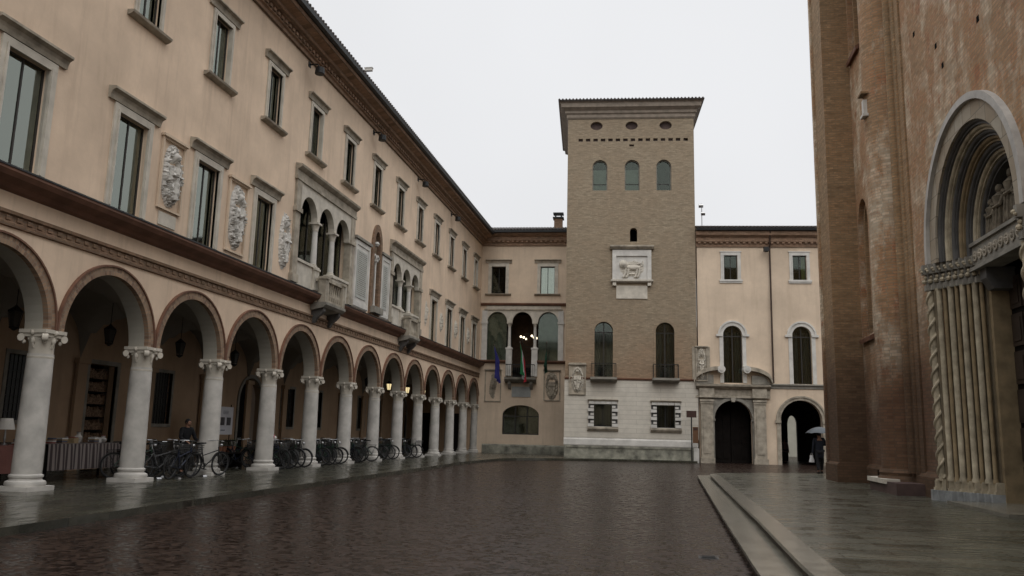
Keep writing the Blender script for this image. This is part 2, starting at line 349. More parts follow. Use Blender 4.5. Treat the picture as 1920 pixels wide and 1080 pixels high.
# ------------------------------------------------------------------ carved relief (real heightfield)
def relief(w, h, d, seed, kind='arms', nx=46, ny=70):
    mb = MB(); vs = []; fs = []
    for j in range(ny+1):
        for i in range(nx+1):
            x = i/nx*2-1; z = j/ny*2-1
            n1 = noise.turbulence(Vector((x*2.2+seed*7, z*4.5, seed)), 4, True, noise_basis='PERLIN_ORIGINAL')
            n2 = noise.noise(Vector((abs(x)*6+seed, z*9, seed*3)))*.7+.6*noise.noise(Vector((abs(x)*13+seed, z*18, seed*5)))
            edge = min(1, (1-abs(x))*4, (1-abs(z))*5)
            hgt = 0
            if kind == 'arms':
                cz = -.12; rx = .52*(1 if z > cz else max(.15, 1-(cz-z)*1.25)); sh = 1-(abs(x)/max(.05, rx))**4 if cz-.62 < z < .28 else -1
                hgt = .75 if sh > 0 else 0
                if sh > 0: hgt += .18*n2 + (.25 if abs(x) < .08 or abs(z) < .05 else 0)
                sc = max(0, 1-abs(math.hypot(x/.85, z/.95)-.8)*3.2); hgt = max(hgt, sc*(.35+1.0*abs(n2)))
                cr = max(0, 1-math.hypot(x/.42, (z-.6)/.25)); hgt = max(hgt, cr*1.2*(.5+.5*abs(math.sin(x*14))))
            elif kind == 'figure':
                b = max(0, 1-math.hypot((x-.1*math.sin(z*4))/.55, z/.98)); hgt = b*(.6+.9*abs(n2)+.5*n1)
            else:
                b = max(0, 1-math.hypot(x/.85, (z+.05)/.7)**3)
                hgt = b*(.25+1.1*max(0, n2+.15)+.45*n1)
            hgt = (hgt-.16)*1.3+.16*(n1-.4) if kind != 'other' else hgt-.1; hgt = hgt if hgt > 0 else -.12
            vs.append((x*w/2, -d*hgt, (z+1)*h/2))
    m = nx+1
    for j in range(ny):
        for i in range(nx): fs.append((j*m+i, j*m+i+1, (j+1)*m+i+1, (j+1)*m+i))
    return mb.add(vs, fs)

# ------------------------------------------------------------------ window kit (local frame: x along wall, y inward, z up; origin centre bottom)
_cache = {}
def cached(key, fn):
    if key not in _cache: _cache[key] = fn()
    return _cache[key]
def window(parent, u, z0, w, h, jamb=.2, hood=.26, hoodw=.24, sill=True, mat=None, rec=.24, cur='pale', proj=.13, thick=.35, hoodgap=.14, seed=0, y=0):
    mat = mat or STONE; key = ('win', cur, w, h, jamb, hood, hoodw, sill, mat.name, rec, thick, hoodgap, proj)
    def frame_m():
        m = MB(); p = .05
        m.box(-w/2-jamb, -w/2, -p, rec*.5, 0, h); m.box(w/2, w/2+jamb, -p, rec*.5, 0, h); m.box(-w/2-jamb-.002, w/2+jamb+.002, -p-.003, rec*.5, h, h+jamb)
        m.box(-w/2-jamb*.35, -w/2-.01, -p-.025, -p+.01, 0, h+.05); m.box(w/2+.01, w/2+jamb*.35, -p-.025, -p+.01, 0, h+.05)
        return m.mesh('window_surround', mat)
    fr = place(cached(key+('f',), frame_m), 'window', parent, (u, y, z0))
    if hood:
        def hood_m():
            zz = h+jamb-.02; W2 = w/2+jamb+hoodw
            return MB().prism([(0, zz+hoodgap*.3), (-.06, zz+hoodgap*.3), (-.08, zz+hoodgap), (-proj*.8, zz+hoodgap+hood*.35), (-proj-.07, zz+hoodgap+hood*.6), (-proj-.07, zz+hoodgap+hood*.85), (0, zz+hoodgap+hood)], -W2, W2).mesh('hood', STONE_D)
        place(cached(key+('h',), hood_m), 'hood', fr)
    if sill:
        def sill_m():
            W2 = w/2+jamb+hoodw*.9
            return MB().prism([(0, -.13), (-.08, -.12), (-.18, -.06), (-.2, 0), (0, .01)], -W2, W2).mesh('sill', STONE_D)
        place(cached(key+('s',), sill_m), 'sill', fr)
    def sash_m():
        m = MB(); t = .04; yy = rec
        m.box(-w/2, -w/2+t, yy-.03, yy+.03, 0, h); m.box(w/2-t, w/2, yy-.03, yy+.03, 0, h)
        m.box(-w/2+t, w/2-t, yy-.028, yy+.028, 0, t); m.box(-w/2+t, w/2-t, yy-.028, yy+.028, h-t, h); m.box(-.022, .022, yy-.026, yy+.026, t, h-t)
        return m.mesh('sash', SASH)
    place(cached(key+('sa',), sash_m), 'sash', fr)
    def pane_m(): return MB().box(-w/2+.05, w/2-.05, rec-.006, rec+.006, .05, h-.05).mesh('pane', GLASSL if cur == 'blind2' or cur == 'blind' else GLASS)
    place(cached(key+('p',), pane_m), 'pane', fr)
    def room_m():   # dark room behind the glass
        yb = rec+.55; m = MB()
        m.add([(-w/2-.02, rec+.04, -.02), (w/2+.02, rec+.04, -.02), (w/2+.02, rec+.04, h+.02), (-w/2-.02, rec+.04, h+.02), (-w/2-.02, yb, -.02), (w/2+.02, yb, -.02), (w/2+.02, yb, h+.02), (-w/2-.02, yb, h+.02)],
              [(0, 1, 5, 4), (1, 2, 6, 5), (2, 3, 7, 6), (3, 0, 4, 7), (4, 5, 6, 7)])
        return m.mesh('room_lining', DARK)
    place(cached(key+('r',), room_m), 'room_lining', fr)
    if cur == 'pale':
        def cur_m():
            return curtain(MB(), -w/2+.04, -w/2+w*.40, rec+.12, .03, h).mesh('curtain', CURT, True)
        place(cached(key+('c',), cur_m), 'curtain', fr)
    elif cur == 'blind':
        place(cached(key+('b',), lambda: curtain(MB(), -w/2+.03, w/2-.03, rec+.06, .03, h, .02, .12).mesh('curtain', CURT, True)), 'curtain', fr)
    elif cur == 'blind2':
        place(cached(key+('b2',), lambda: curtain(MB(), -w/2+.03, w/2-.03, rec+.05, .03, h, .012, .3).mesh('curtain', CURTD, True)), 'curtain', fr)
        place(cached(key+('b3',), lambda: curtain(MB(), w/2-w*.22, w/2-.03, rec+.034, .03, h, .006, .1).mesh('side_curtain', CURTG, True)), 'side_curtain', fr)
    elif cur == 'green':
        place(cached(key+('g',), lambda: curtain(MB(), w/2-w*.3, w/2-.03, rec+.12, .03, h).mesh('curtain', CURTG, True)), 'curtain', fr)
    return fr
def room_arch(parent, u0, u1, z0, zs, y, depth=.6, mat=None, rise=None, name='dark_backing'):
    pth = archpath(u0-.03, u1+.03, z0-.03, zs, rise=(u1-u0)/2+.03 if rise is None else rise+.03)
    return MB().panel(pth, [], y+depth, y+depth+.05).obj(name, mat or DARK, parent)

# ================================================================== SETTING: ground
g = MB(); g.add([(-150, -60, 0), (150, -60, 0), (150, 240, 0), (-150, 240, 0)], [(0, 1, 2, 3)])
struct(g.obj('piazza_cobbles', COBBLE))
left = [(-18.6, -25), (-8.95, -25), (-9.08, 10.5), (-9.3, 16.6), (-9.42, 24.2), (-9.5, 30), (-9.55, 36.2), (-9.62, 38.2), (-9.72, 39.3), (-9.55, 43), (-9.15, 47.5), (-8.4, 49.2), (-6.9, 50.6), (-4.5, 51.9), (-2, 52.9), (2.2, 53.35), (2.35, 56), (-5, 56), (-5, 62), (-18.6, 62)]
struct(MB().poly(left, -.2, .12).obj('arcade_pavement', SLABR))
k = MB()
for i in range(1, 15):
    a, b = Vector(left[i]), Vector(left[i+1]); d = (b-a).normalized(); nrm = Vector((d.y, -d.x))
    if a.y < -20: pass
    k.add([(*(a+nrm*.02), -.1), (*(b+nrm*.02), -.1), (*(b-nrm*.28), -.1), (*(a-nrm*.28), -.1), (*(a+nrm*.02), .128), (*(b+nrm*.02), .128), (*(b-nrm*.28), .128), (*(a-nrm*.28), .128)],
          [(0, 1, 2, 3), (4, 5, 6, 7), (0, 1, 5, 4), (1, 2, 6, 5), (2, 3, 7, 6), (3, 0, 4, 7)])
struct(k.obj('kerb', SLABR))
# church platform: two steps
RISER = plain('stained_riser', (.045, .036, .026), .5, .3, 3, .2)
struct(MB().poly([(1.03, -20), (1.09, 10.5), (1.16, 16.3), (1.41, 33.9), (9, 40), (30, 40), (30, -20)], -.2, .085).obj('lower_step_riser', RISER))
struct(MB().poly([(1.0, -20), (1.06, 10.5), (1.13, 16.3), (1.38, 33.95), (3, 35), (3, -20)], .087, .13).obj('lower_step', KERB))
struct(MB().poly([(1.46, -20), (1.54, 9.9), (1.63, 15), (1.80, 32.2), (2.35, 33.55), (8.5, 37.5), (29, 38.4), (29, -20)], .1, .215).obj('upper_step_riser', RISER))
struct(MB().poly([(1.42, -20), (1.50, 9.9), (1.59, 15), (1.76, 32.2), (2.3, 33.6), (8.5, 37.6), (29, 38.5), (29, -20)], .217, .26).obj('church_terrace', SLAB))
struct(MB().poly([(1.415, -20), (1.495, 9.9), (1.585, 15), (1.755, 32.1), (2.08, 32.45), (1.90, 15), (1.81, 9.9), (1.73, -20)], .22, .266).obj('terrace_edging', KERB))

# ================================================================== LEFT PALACE
P = thing('arcaded_palace', 'long peach plastered palace with a ground floor arcade of pale stone columns', 'building', (-13.3, 0, 0), PI/2)
U0, U1 = -6.0, 60.35
CP = 3.683; C0 = 16.26
cols = [C0+CP*k for k in range(-5, 13)]
outer = [(U0, 3.6)]
for i in range(-6, 12):
    c = C0+CP*i+CP/2; r = 1.6
    if c-r < U0: continue
    outer += [(c-r*math.cos(PI*j/20), 3.6+r*math.sin(PI*j/20)) for j in range(21)]
outer += [(U1, 3.6), (U1, 15.75), (U0, 15.75)]
TW = [18.35+3.62*k for k in range(-6, 12)]
BW = [18.2+3.63*k for k in range(-6, 3)]+[18.2+3.63*k for k in (8, 9, 10, 11)]
holes = [rect(c-.48, c+.48, 12.0, 14.0) for c in TW]+[rect(c-.61, c+.61, 6.86, 9.28) for c in BW]
L1 = [28.15, 29.87, 31.6, 33.32]; L2 = [39.25, 40.85, 42.4, 43.95]
holes += [rect(28.1, 33.4, 6.86, 10.75), rect(39.2, 44.0, 6.86, 10.45), archpath(36.35, 37.25, 7.3, 10.1, rise=.85)]
MB().panel(outer, holes, 0, .52).obj('wall', PEACH, P)
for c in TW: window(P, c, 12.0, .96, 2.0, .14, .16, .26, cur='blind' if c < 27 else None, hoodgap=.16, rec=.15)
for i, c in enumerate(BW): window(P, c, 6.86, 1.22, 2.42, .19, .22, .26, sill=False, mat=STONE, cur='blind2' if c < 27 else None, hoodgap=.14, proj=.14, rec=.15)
# archivolts
intr_me = MB().ring(0, 0, 1.585, 1.603, .085, .535, n=28).mesh('intrados', INTR)
arch_me = MB().ring(0, 0, 1.585, 1.8, -.05, .08, n=28).mesh('arch_trim', VOUS)
archo_me = MB().ring(0, 0, 1.795, 1.838, -.085, .02, n=28).mesh('arch_moulding', LEDGE)
for i in range(-5, 12):
    a = place(arch_me, 'arch_trim', P, (C0+CP*i+CP/2, 0, 3.6)); place(archo_me, 'arch_moulding', a); place(intr_me, 'intrados', a)
# ledges and terracotta string
led = [(0, 6.28), (-.1, 6.33), (-.16, 6.42), (-.36, 6.5), (-.42, 6.6), (-.42, 6.66), (0, 6.8)]
ledt = [(-.44, 6.662), (-.44, 6.70), (0, 6.84), (0, 6.802), (-.2, 6.735)]
for a, b in ((U0, 29.75), (31.75, 40.75), (42.5, U1-.02)):
    o = MB().prism(led, a, b).obj('ledge', LEDGE, P); MB().prism(ledt, a-.01, b+.01).obj('flashing', LEDGE_TOP, o)
m = MB().prism([(0, 5.56), (-.05, 5.58), (-.05, 5.66), (-.03, 5.68), (-.03, 5.8), (-.08, 5.83), (-.08, 5.9), (0, 5.91)], U0, U1-.02)
n_ = int((U1-U0)/.3)
for i in range(n_): m.box(U0+i*.3+.06, U0+i*.3+.2, -.055, -.02, 5.7, 5.79)
m.obj('string_course', TERRA, P)
# eaves
m = MB().prism([(.3, 15.6), (-.1, 15.6), (-.12, 15.72), (-.2, 15.75), (-.2, 15.95), (-.42, 16.02), (-.45, 16.12), (-.78, 16.2), (-.82, 16.32), (.3, 16.4)], U0, U1+.3)
for i in range(int((U1-U0)/.3)): m.box(U0+i*.3, U0+i*.3+.17, -.27, -.19, 15.8, 15.92)
m.obj('eave', EAVE, P)
MB().prism([(-.84, 16.34), (-1.0, 16.36), (-1.02, 16.5), (-.9, 16.52), (-.84, 16.42)], U0, U1+.2).obj('gutter', LEDGE_TOP, P)
m = MB().prism([(-.98, 16.5), (6.5, 18.7), (14, 16.5), (14, 16.3), (6.5, 18.4), (-.85, 16.42)], U0, U1+2)
for i in range(int((U1-U0)/.24)): m.tube([(U0+.1+i*.24, -1.03, 16.53), (U0+.1+i*.24, 1.5, 17.28)], .07, 6)
m.obj('roof', ROOFT, P)
m = MB(); m.box(U0, U0+.3, .52, 14, 0, 16.3).box(U0, U1+2, 13.7, 14, 0, 16.3).box(U0+.3, U1, .6, 13.7, 6.2, 6.5).box(U0+.3, U1, .95, 13.7, 11.2, 11.4).box(U0+.3, U1+2, .53, 13.7, 16.0, 16.2)
m.obj('shell', PEACH2, P)
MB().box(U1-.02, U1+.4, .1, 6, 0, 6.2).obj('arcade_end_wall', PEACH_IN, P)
for q0 in (1.2, 3.1): MB().box(U1-.1, U1, q0, q0+1.2, .12, 2.9).obj('door', DARKW, P)
# columns
shaft = MB().lathe([(.315, .36), (.32, .5), (.31, 1.4), (.285, 2.95)], n=28).mesh('shaft', COLUMN, True)
base = MB().box(-.46, .46, -.46, .46, 0, .1).lathe([(.45, .1), (.465, .15), (.45, .2), (.37, .23), (.36, .27), (.39, .29), (.39, .33), (.335, .36)], n=28).mesh('base', COLUMN, True)
cp = MB().lathe([(.285, 2.95), (.325, 2.97), (.33, 3.01), (.30, 3.03), (.305, 3.3), (.33, 3.36), (.36, 3.42), (.34, 3.46)], n=28)
cp.box(-.40, .40, -.40, .40, 3.52, 3.6).box(-.36, .36, -.36, .36, 3.44, 3.521)
for sx in (-1, 1):
    for sy in (-1, 1):
        cp.tube([(sx*.31, sy*.41, 3.42), (sx*.41, sy*.31, 3.42)], .085, 10); cp.ball((sx*.30, sy*.30, 3.33), .05, 8)
for sx, sy in ((0, -1), (0, 1), (1, 0), (-1, 0)):
    cp.ball((sx*.38, sy*.38, 3.53), .065, 8); cp.ball((sx*.33, sy*.33, 3.36), .06, 8, (1, 1, 1.5)); cp.tube([(sx*.3, sy*.3, 3.2), (sx*.34, sy*.34, 3.3)], .035, 6)
for a in range(12):
    q = a*PI/6; cp.ball((.335*math.cos(q), .335*math.sin(q), 3.40), .035, 6)
capm = cp.mesh('capital', STONE, True)
for u in cols:
    c = place(shaft, 'column', P, (u, .26, .12)); c.scale = (.94, .94, 1); place(base, 'base', c).scale = (.93, .93, 1); cc = place(capm, 'capital', c); cc.scale = (.89, .89, 1)
    cc.location = (0, 0, -.12)
# small: capital meshes were drawn from ground level .12 lower
# interior vaults, rear wall
yb = 4.95
vs = []; fs = []; nu, nv = 16, 16
m = MB()
for i in range(-5, 12):
    c = C0+CP*i+CP/2; vs = []; fs = []
    for a in range(nu+1):
        for b in range(nv+1):
            x = -1+2*a/nu; y = -1+2*b/nv
            hx = math.sqrt(max(0, 1-x*x)); hy = math.sqrt(max(0, 1-y*y))
            vs.append((c+x*CP/2, .5+(y+1)/2*(yb-.5), 3.62+1.72*max(hx, hy)))
    for a in range(nu):
        for b in range(nv): fs.append((a*(nv+1)+b, (a+1)*(nv+1)+b, (a+1)*(nv+1)+b+1, a*(nv+1)+b+1))
    m.add(vs, fs)
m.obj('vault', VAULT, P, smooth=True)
rear_w = [(20.65, 21.9), (27.45, 28.8), (38.2, 39.6), (42.0, 43.1), (48.7, 49.9), (52.2, 53.5), (5, 6.3), (12, 13.3)]
rear_d = [(24.1, 25.5), (34.0, 36.1), (56.0, 58.6), (0, 1.6)]
hol = [rect(a, b, 1.62, 3.5) for a, b in rear_w]+[rect(a, b, .13, 3.5) if b-a < 1.9 else archpath(a, b, .13, 2.7) for a, b in rear_d]
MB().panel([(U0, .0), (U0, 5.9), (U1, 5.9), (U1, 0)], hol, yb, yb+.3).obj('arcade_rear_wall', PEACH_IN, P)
segs = [U0]+[x for a, b in sorted(rear_d) for x in (a-.1, b+.1)]+[U1]
m = MB()
for i in range(0, len(segs), 2): m.box(segs[i], segs[i+1], yb-.03, yb+.05, .1, 1.0)
m.obj('dado', plain('dark_dado', (.07, .062, .05), .7, .3), P)
pil = MB().box(-.22, .22, -.14, -.04, .1, 3.45).box(-.28, .28, -.2, -.02, 3.45, 3.625).mesh('wall_pilaster', PEACH_IN)
for i in range(-5, 13): place(pil, 'wall_pilaster', P, (C0+CP*i, yb, 0))
for a, b in rear_w:
    w = MB().box(a-.12, a, yb-.03, yb+.1, 1.5, 3.62).box(b, b+.12, yb-.03, yb+.1, 1.5, 3.62).box(a, b, yb-.028, yb+.1, 3.5, 3.62).box(a, b, yb-.06, yb+.1, 1.5, 1.62).obj('window', STONE_G, P)
    g_ = MB()
    for i in range(1, 8): x = a+(b-a)*i/8; g_.box(x-.012, x+.012, yb+.05, yb+.075, 1.62, 3.5)
    for i in range(1, 8): z = 1.62+1.88*i/8; g_.box(a, b, yb+.053, yb+.07, z-.012, z+.012)
    g_.obj('grille', IRON, w); MB().box(a, b, yb+.15, yb+.2, 1.62, 3.5).obj('pane', plain('shutter_dark', (.03, .03, .026), .4, .2), w)
for a, b in rear_d:
    top = 3.5 if b-a < 1.9 else None
    d_ = MB()
    if top: d_.box(a-.14, a, yb-.04, yb+.1, .12, 3.64).box(b, b+.14, yb-.04, yb+.1, .12, 3.64).box(a, b, yb-.038, yb+.1, 3.5, 3.64)
    else:
        r = (b-a)/2; d_.box(a-.16, a, yb-.05, yb+.1, .12, 2.7).box(b, b+.16, yb-.05, yb+.1, .12, 2.7).ring((a+b)/2, 2.7, r, r+.16, yb-.05, yb+.1)
    dd = d_.obj('door', STONE_G, P)
    MB().box(a-.1, b+.1, yb+.6, yb+.7, .1, 3.9).obj('door_leaf', DARKW, dd)
# bookshop shelves seen in the first doorway
m = MB()
for j in range(7): m.box(24.12, 25.48, yb+.3, yb+.55, .5+j*.42, .53+j*.42)
dsh = m.obj('shelf', DARKW, P)
m = MB()
for j in range(7):
    x = 24.15
    while x < 25.4:
        w_ = random.uniform(.03, .08); m.box(x, x+w_*.9, yb+.28, yb+.5, .53+j*.42, .53+j*.42+random.uniform(.2, .34)); x += w_
m.obj('shelf_stock', plain('book_spines', (.16, .10, .06), .7, .8, 20, 0), P)
# ---- loggias
def loggia(us, z0, zsp, ztop, zent, balc):
    r = (us[1]-us[0])/2-.12
    hol = [archpath((us[i]+us[i+1])/2-r, (us[i]+us[i+1])/2+r, zsp-.02, zsp, rise=r*1.08) for i in range(3)]
    # arcade screen above springing
    outer = [(us[0]-.06, zsp)]
    for i in range(3):
        c = (us[i]+us[i+1])/2; outer += [(c-r*math.cos(PI*j/14), zsp+1.08*r*math.sin(PI*j/14)) for j in range(15)]
    outer += [(us[3]+.06, zsp), (us[3]+.06, zent), (us[0]-.06, zent)]
    lg = MB().panel(outer, [], -.06, .2).obj('loggia', STONE, P)
    MB().prism([(0.1, zent), (-.12, zent), (-.12, zent+.12), (-.09, zent+.14), (-.09, zent+.36), (-.16, zent+.4), (-.26, zent+.48), (-.28, zent+.56), (.1, zent+.64)], us[0]-.5, us[3]+.5).obj('entablature', STONE_D, lg)
    for s, u in ((-1, us[0]), (1, us[3])):
        a, b = (u-.42, u+.0) if s < 0 else (u-.0, u+.42); m = MB()
        m.box(a, b, -.09, .21, z0, zent+.001); m.box(a-.06, b+.06, -.15, .15, zsp-.05, zsp+.12); m.box(a-.06, b+.06, -.15, .15, z0, z0+.3)
        m.obj('pilaster', STONE_D, lg)
    for u in us[1:3]:
        c = MB().lathe([(.12, z0+1.0), (.125, z0+1.1), (.105, zsp-.32)], u, .06, 16).obj('column', STONE_W, lg, smooth=True)
        MB().lathe([(.11, zsp-.34), (.13, zsp-.3), (.12, zsp-.26), (.17, zsp-.1), (.2, zsp-.06)], u, .06, 16).box(u-.2, u+.2, -.14, .26, zsp-.07, zsp+.001).obj('capital', STONE, c, smooth=True)
        MB().lathe([(.18, z0+.9), (.18, z0+.95), (.14, z0+.98), (.15, z0+1.02), (.12, z0+1.05)], u, .06, 16).box(u-.2, u+.2, -.14, .26, z0, z0+.92).box(u-.24, u+.24, -.18, .26, z0+.78, z0+.86).obj('pedestal', STONE, c)
    for a, b in ((us[0], us[1]-.2), (us[2]+.2, us[3])): MB().box(a, b, -.04, .16, z0, z0+.85).box(a, b, -.1, .2, z0+.85, z0+.95).obj('parapet', STONE, lg)
    MB().box(us[0], us[3], .42, .44, z0, zent).obj('pane', GLASS, lg)
    MB().box(us[0]-.1, us[3]+.1, 1.6, 1.65, z0-.1, zent+.1).obj('dark_backing', DARK, lg)
    m = MB()
    for u in (us[0], us[1], us[2], us[3], (us[0]+us[1])/2, (us[1]+us[2])/2, (us[2]+us[3])/2): m.box(u-.03, u+.03, .38, .41, z0, zent)
    m.obj('sash', SASH, lg)
    # balcony on the central bay
    a, b = us[1]-.15, us[2]+.15; zf = balc; pj = .6
    bl = MB().prism([(0, zf-.22), (-pj+.05, zf-.1), (-pj-.05, zf), (-pj-.05, zf+.1), (0, zf+.1)], a, b).obj('balcony', STONE_G, P)
    for u in (a+.15, b-.35): MB().prism([(0, zf-.72), (-.12, zf-.68), (-.22, zf-.5), (-.38, zf-.38), (-pj+.1, zf-.24), (-pj+.1, zf-.1), (0, zf-.12)], u, u+.2).obj('corbel', SLATE, bl)
    m = MB()
    for u in (a+.14, b-.14): m.box(u-.14, u+.14, -pj, -pj+.28, zf+.1, zf+1.0); m.box(u-.18, u+.18, -pj-.04, -pj+.32, zf+1.0, zf+1.1)
    m.box(a+.28, b-.28, -pj+.06, -pj+.24, zf+.1, zf+.22).box(a+.28, b-.28, -pj+.04, -pj+.24, zf+.93, zf+1.05)
    for s in (a+.14, b-.14): m.box(s-.08, s+.08, -pj+.28, -.15, zf+.93, zf+1.05)
    nb = 7
    for i in range(nb): u = a+.38+(b-a-.76)*i/(nb-1); m.lathe([(.05, zf+.22), (.07, zf+.4), (.035, zf+.62), (.035, zf+.72), (.06, zf+.93)], u, -pj+.15, 8)
    for s in (a+.14, b-.14):
        for i in range(3): m.lathe([(.05, zf+.1), (.07, zf+.35), (.035, zf+.6), (.06, zf+.93)], s, -.25-.14*i, 8)
    m.obj('balustrade', STONE_D, bl)
loggia(L1, 6.86, 9.55, 10.75, 10.72, 6.3)
loggia(L2, 6.86, 9.3, 10.45, 10.42, 6.3)
# marble inscription panels
for a, b in ((33.95, 35.85), (37.5, 38.8)):
    o = MB().box(a, b, -.05, .02, 6.9, 9.95).box(a+.02, a+.18, -.09, -.04, 6.95, 9.9).box(b-.18, b-.02, -.09, -.04, 6.95, 9.9).box(a+.18, b-.18, -.088, -.04, 9.72, 9.9).box(a+.18, b-.18, -.088, -.04, 6.95, 7.15).obj('inscription_panel', STONE_W, P)
    MB().box(a-.08, b+.08, -.16, .02, 9.95, 10.07).obj('hood', STONE_G, o)
    MB().box(a+.32, b-.32, -.075, -.03, 7.35, 9.5).obj('slab', plain('grey_marble', (.40, .41, .38), .5, .1), o)
    m = MB()
    for j in range(22):
        z = 9.4-j*.09; x = a+.42
        while x < b-.48: l = random.uniform(.05, .16); m.box(x, min(x+l, b-.4), -.078, -.07, z-.022, z+.022); x += l+.05
    m.obj('lettering', STONE_G, o)
# gothic window between them
gw = MB().panel(archpath(36.1, 37.5, 6.9, 10.1, rise=1.15), [archpath(36.4, 37.2, 7.3, 10.1, rise=.8)], -.08, .1).obj('gothic_window', TERRA, P)
MB().lathe([(.07, 7.3), (.05, 7.5), (.05, 9.3), (.09, 9.45)], 36.8, .0, 12).box(36.68, 36.92, -.1, .1, 9.45, 9.55).ring(36.6, 9.6, .12, .2, -.05, .08).ring(37.0, 9.6, .12, .2, -.05, .08).lathe([(.1, 10.2), (.17, 10.3), (.1, 10.4)], 36.8, 0, 10).obj('tracery', STONE_W, gw)
MB().box(36.2, 37.4, -.3, .02, 6.95, 7.25).obj('sill', STONE_G, gw)
room_arch(P, 36.4, 37.2, 7.2, 10.1, .35, .0, rise=.8)
# coats of arms between the windows
def coat(parent, u0, u1, z0, z1, seed, kind='arms', frame=STONE_D, mat=STONE, d=.16, name='carved_relief', plate=False):
    o = relief(u1-u0-.12, z1-z0-.12, d, seed, kind).obj(name, mat, parent, ((u0+u1)/2, -.012, z0+.06), smooth=True)
    if frame:
        m = MB(); w = (u1-u0)/2; h = z1-z0-.12
        m.box(-w, -w+.07, -.06, .005, -.06, h+.06).box(w-.07, w, -.06, .005, -.06, h+.06).box(-w+.07, w-.07, -.058, .005, -.06, 0).box(-w+.07, w-.07, -.058, .005, h, h+.06).box(-w-.05, w+.05, -.12, .0, h+.06, h+.13)
        m.obj('frame', frame, o)
    return o
coat(P, 19.45, 20.55, 7.35, 9.35, 5, 'arms', PEACH2, STONE_W, .24); coat(P, 23.05, 24.25, 6.98, 9.3, 2, 'arms', PEACH2, STONE_W, .24)
MB().box(19.6, 20.4, -.03, .01, 6.92, 7.28).obj('plaque', STONE, P)
coat(P, 26.6, 27.6, 7.05, 9.3, 3, 'arms', None, STONE_W, .2)
for i, u in enumerate((45.6, 49.0, 52.7, 56.3)): coat(P, u-.45, u+.45, 7.3, 9.2, 4+i, 'other' if i else 'figure', None, STONE, .15)

# ================================================================== REAR WING (left of the tower)
a1 = math.atan(.06)
Q = thing('rear_wing', 'peach plastered rear wing with a triple arched loggia between palace and tower', 'building', (-13.3, 60.3, 0), a1)
hol = [rect(.75, 1.85, 11.88, 13.98), rect(4.48, 5.55, 11.88, 13.98), rect(.5, 6.0, 6.9, 10.55), rect(2.45, 3.9, 5.6, 6.9+.001), archpath(1.85, 4.54, 1.47, 2.85, rise=.75)]
hol = hol[:2]+[[(.5, 6.9), (.5, 10.55), (6.0, 10.55), (6.0, 6.9), (3.9, 6.9), (3.9, 5.6), (2.45, 5.6), (2.45, 6.9)]]+hol[4:]
MB().panel([(0, 0), (0, 15.9), (9, 15.9), (9, 0)], hol, 0, .45).obj('wall', PEACH2, Q)
for u in (1.3, 5.02): window(Q, u, 11.88, 1.08, 2.1, .24, .2, .22, cur='blind' if u > 3 else None)
MB().box(.0, 9, 3, 3.2, 0, 16).box(.1, 9, .5, 3, 6.2, 6.4).box(.1, 9, .46, 3, 15.6, 15.8).obj('shell', DARK, Q)
MB().prism([(0, 10.98), (-.14, 11.0), (-.2, 11.1), (-.2, 11.17), (0, 11.2)], .03, 7.5).obj('string_course', LEDGE, Q)
outer = [(.45, 9.72)]
cs = [1.29, 3.18, 5.11]; r = .75
for c in cs: outer += [(c-r*math.cos(PI*j/14), 9.72+.8*math.sin(PI*j/14)) for j in range(15)]
outer += [(6.05, 9.72), (6.05, 10.97), (.45, 10.97)]
lg = MB().panel(outer, [], -.06, .2).obj('loggia', STONE, Q)
MB().box(.3, 6.2, -.12, .0, 10.62, 10.74).obj('moulding', STONE_D, lg)
for a in (.15, 5.86): MB().box(a, a+.39, -.09, .2, 6.9, 10.6).box(a-.05, a+.45, -.14, .1, 9.6, 9.76).obj('pilaster', STONE_W, lg)
for u in (2.23, 4.14):
    c = MB().lathe([(.12, 7.9), (.105, 9.4)], u, .05, 14).obj('column', STONE_W, lg, smooth=True)
    MB().lathe([(.11, 9.38), (.17, 9.6), (.2, 9.65)], u, .05, 14).box(u-.2, u+.2, -.15, .2, 9.62, 9.74).obj('capital', STONE, c)
    MB().box(u-.22, u+.22, -.14, .2, 5.7, 7.7).box(u-.26, u+.26, -.18, .2, 7.7, 7.82).lathe([(.18, 7.82), (.14, 7.92)], u, .05, 14).obj('pedestal', STONE_W, c)
GBL = plain('grey_blind', (.13, .14, .12), .9, .2)
for a, b in ((.5, 2.03), (4.34, 6.0)): MB().box(a, b, .3, .32, 6.9, 10.55).obj('pane', GLASS, lg); MB().box(a, b, .5, .55, 6.9, 10.4).obj('blind', GBL, lg)
for a in (2.0, 4.3): MB().box(a, a+.06, .2, 2.9, 5.5, 10.7).obj('partition', DARKW, lg)
MB().box(2.06, 4.3, 2.9, 2.95, 5.5, 10.7).obj('back_wall', plain('brown_hall', (.06, .035, .02), .8, .3), lg)
for a, b in ((.03, 2.0), (4.35, 7.4)): MB().prism([(0, 6.66), (-.2, 6.72), (-.26, 6.8), (-.26, 6.88), (0, 6.9)], a, b).obj('ledge', LEDGE, Q)
bl = MB().prism([(0, 5.2), (-.5, 5.3), (-.72, 5.45), (-.75, 5.6), (0, 5.6)], 2.0, 4.3).obj('balcony', STONE_G, Q)
m = MB().box(2.1, 4.2, -.68, -.62, 6.5, 6.56).box(2.1, 4.2, -.67, -.63, 5.66, 5.7)
for i in range(17): m.box(2.1+i*.13, 2.12+i*.13, -.66, -.64, 5.6, 6.5)
for s in (2.1, 4.18): m.box(s, s+.03, -.62, 0, 6.5, 6.55)
m.obj('railing', IRON, bl)
for u in (2.25, 3.85): MB().prism([(0, 4.75), (-.15, 4.8), (-.45, 5.1), (-.5, 5.29), (0, 5.25)], u, u+.2).obj('corbel', STONE_G, bl)
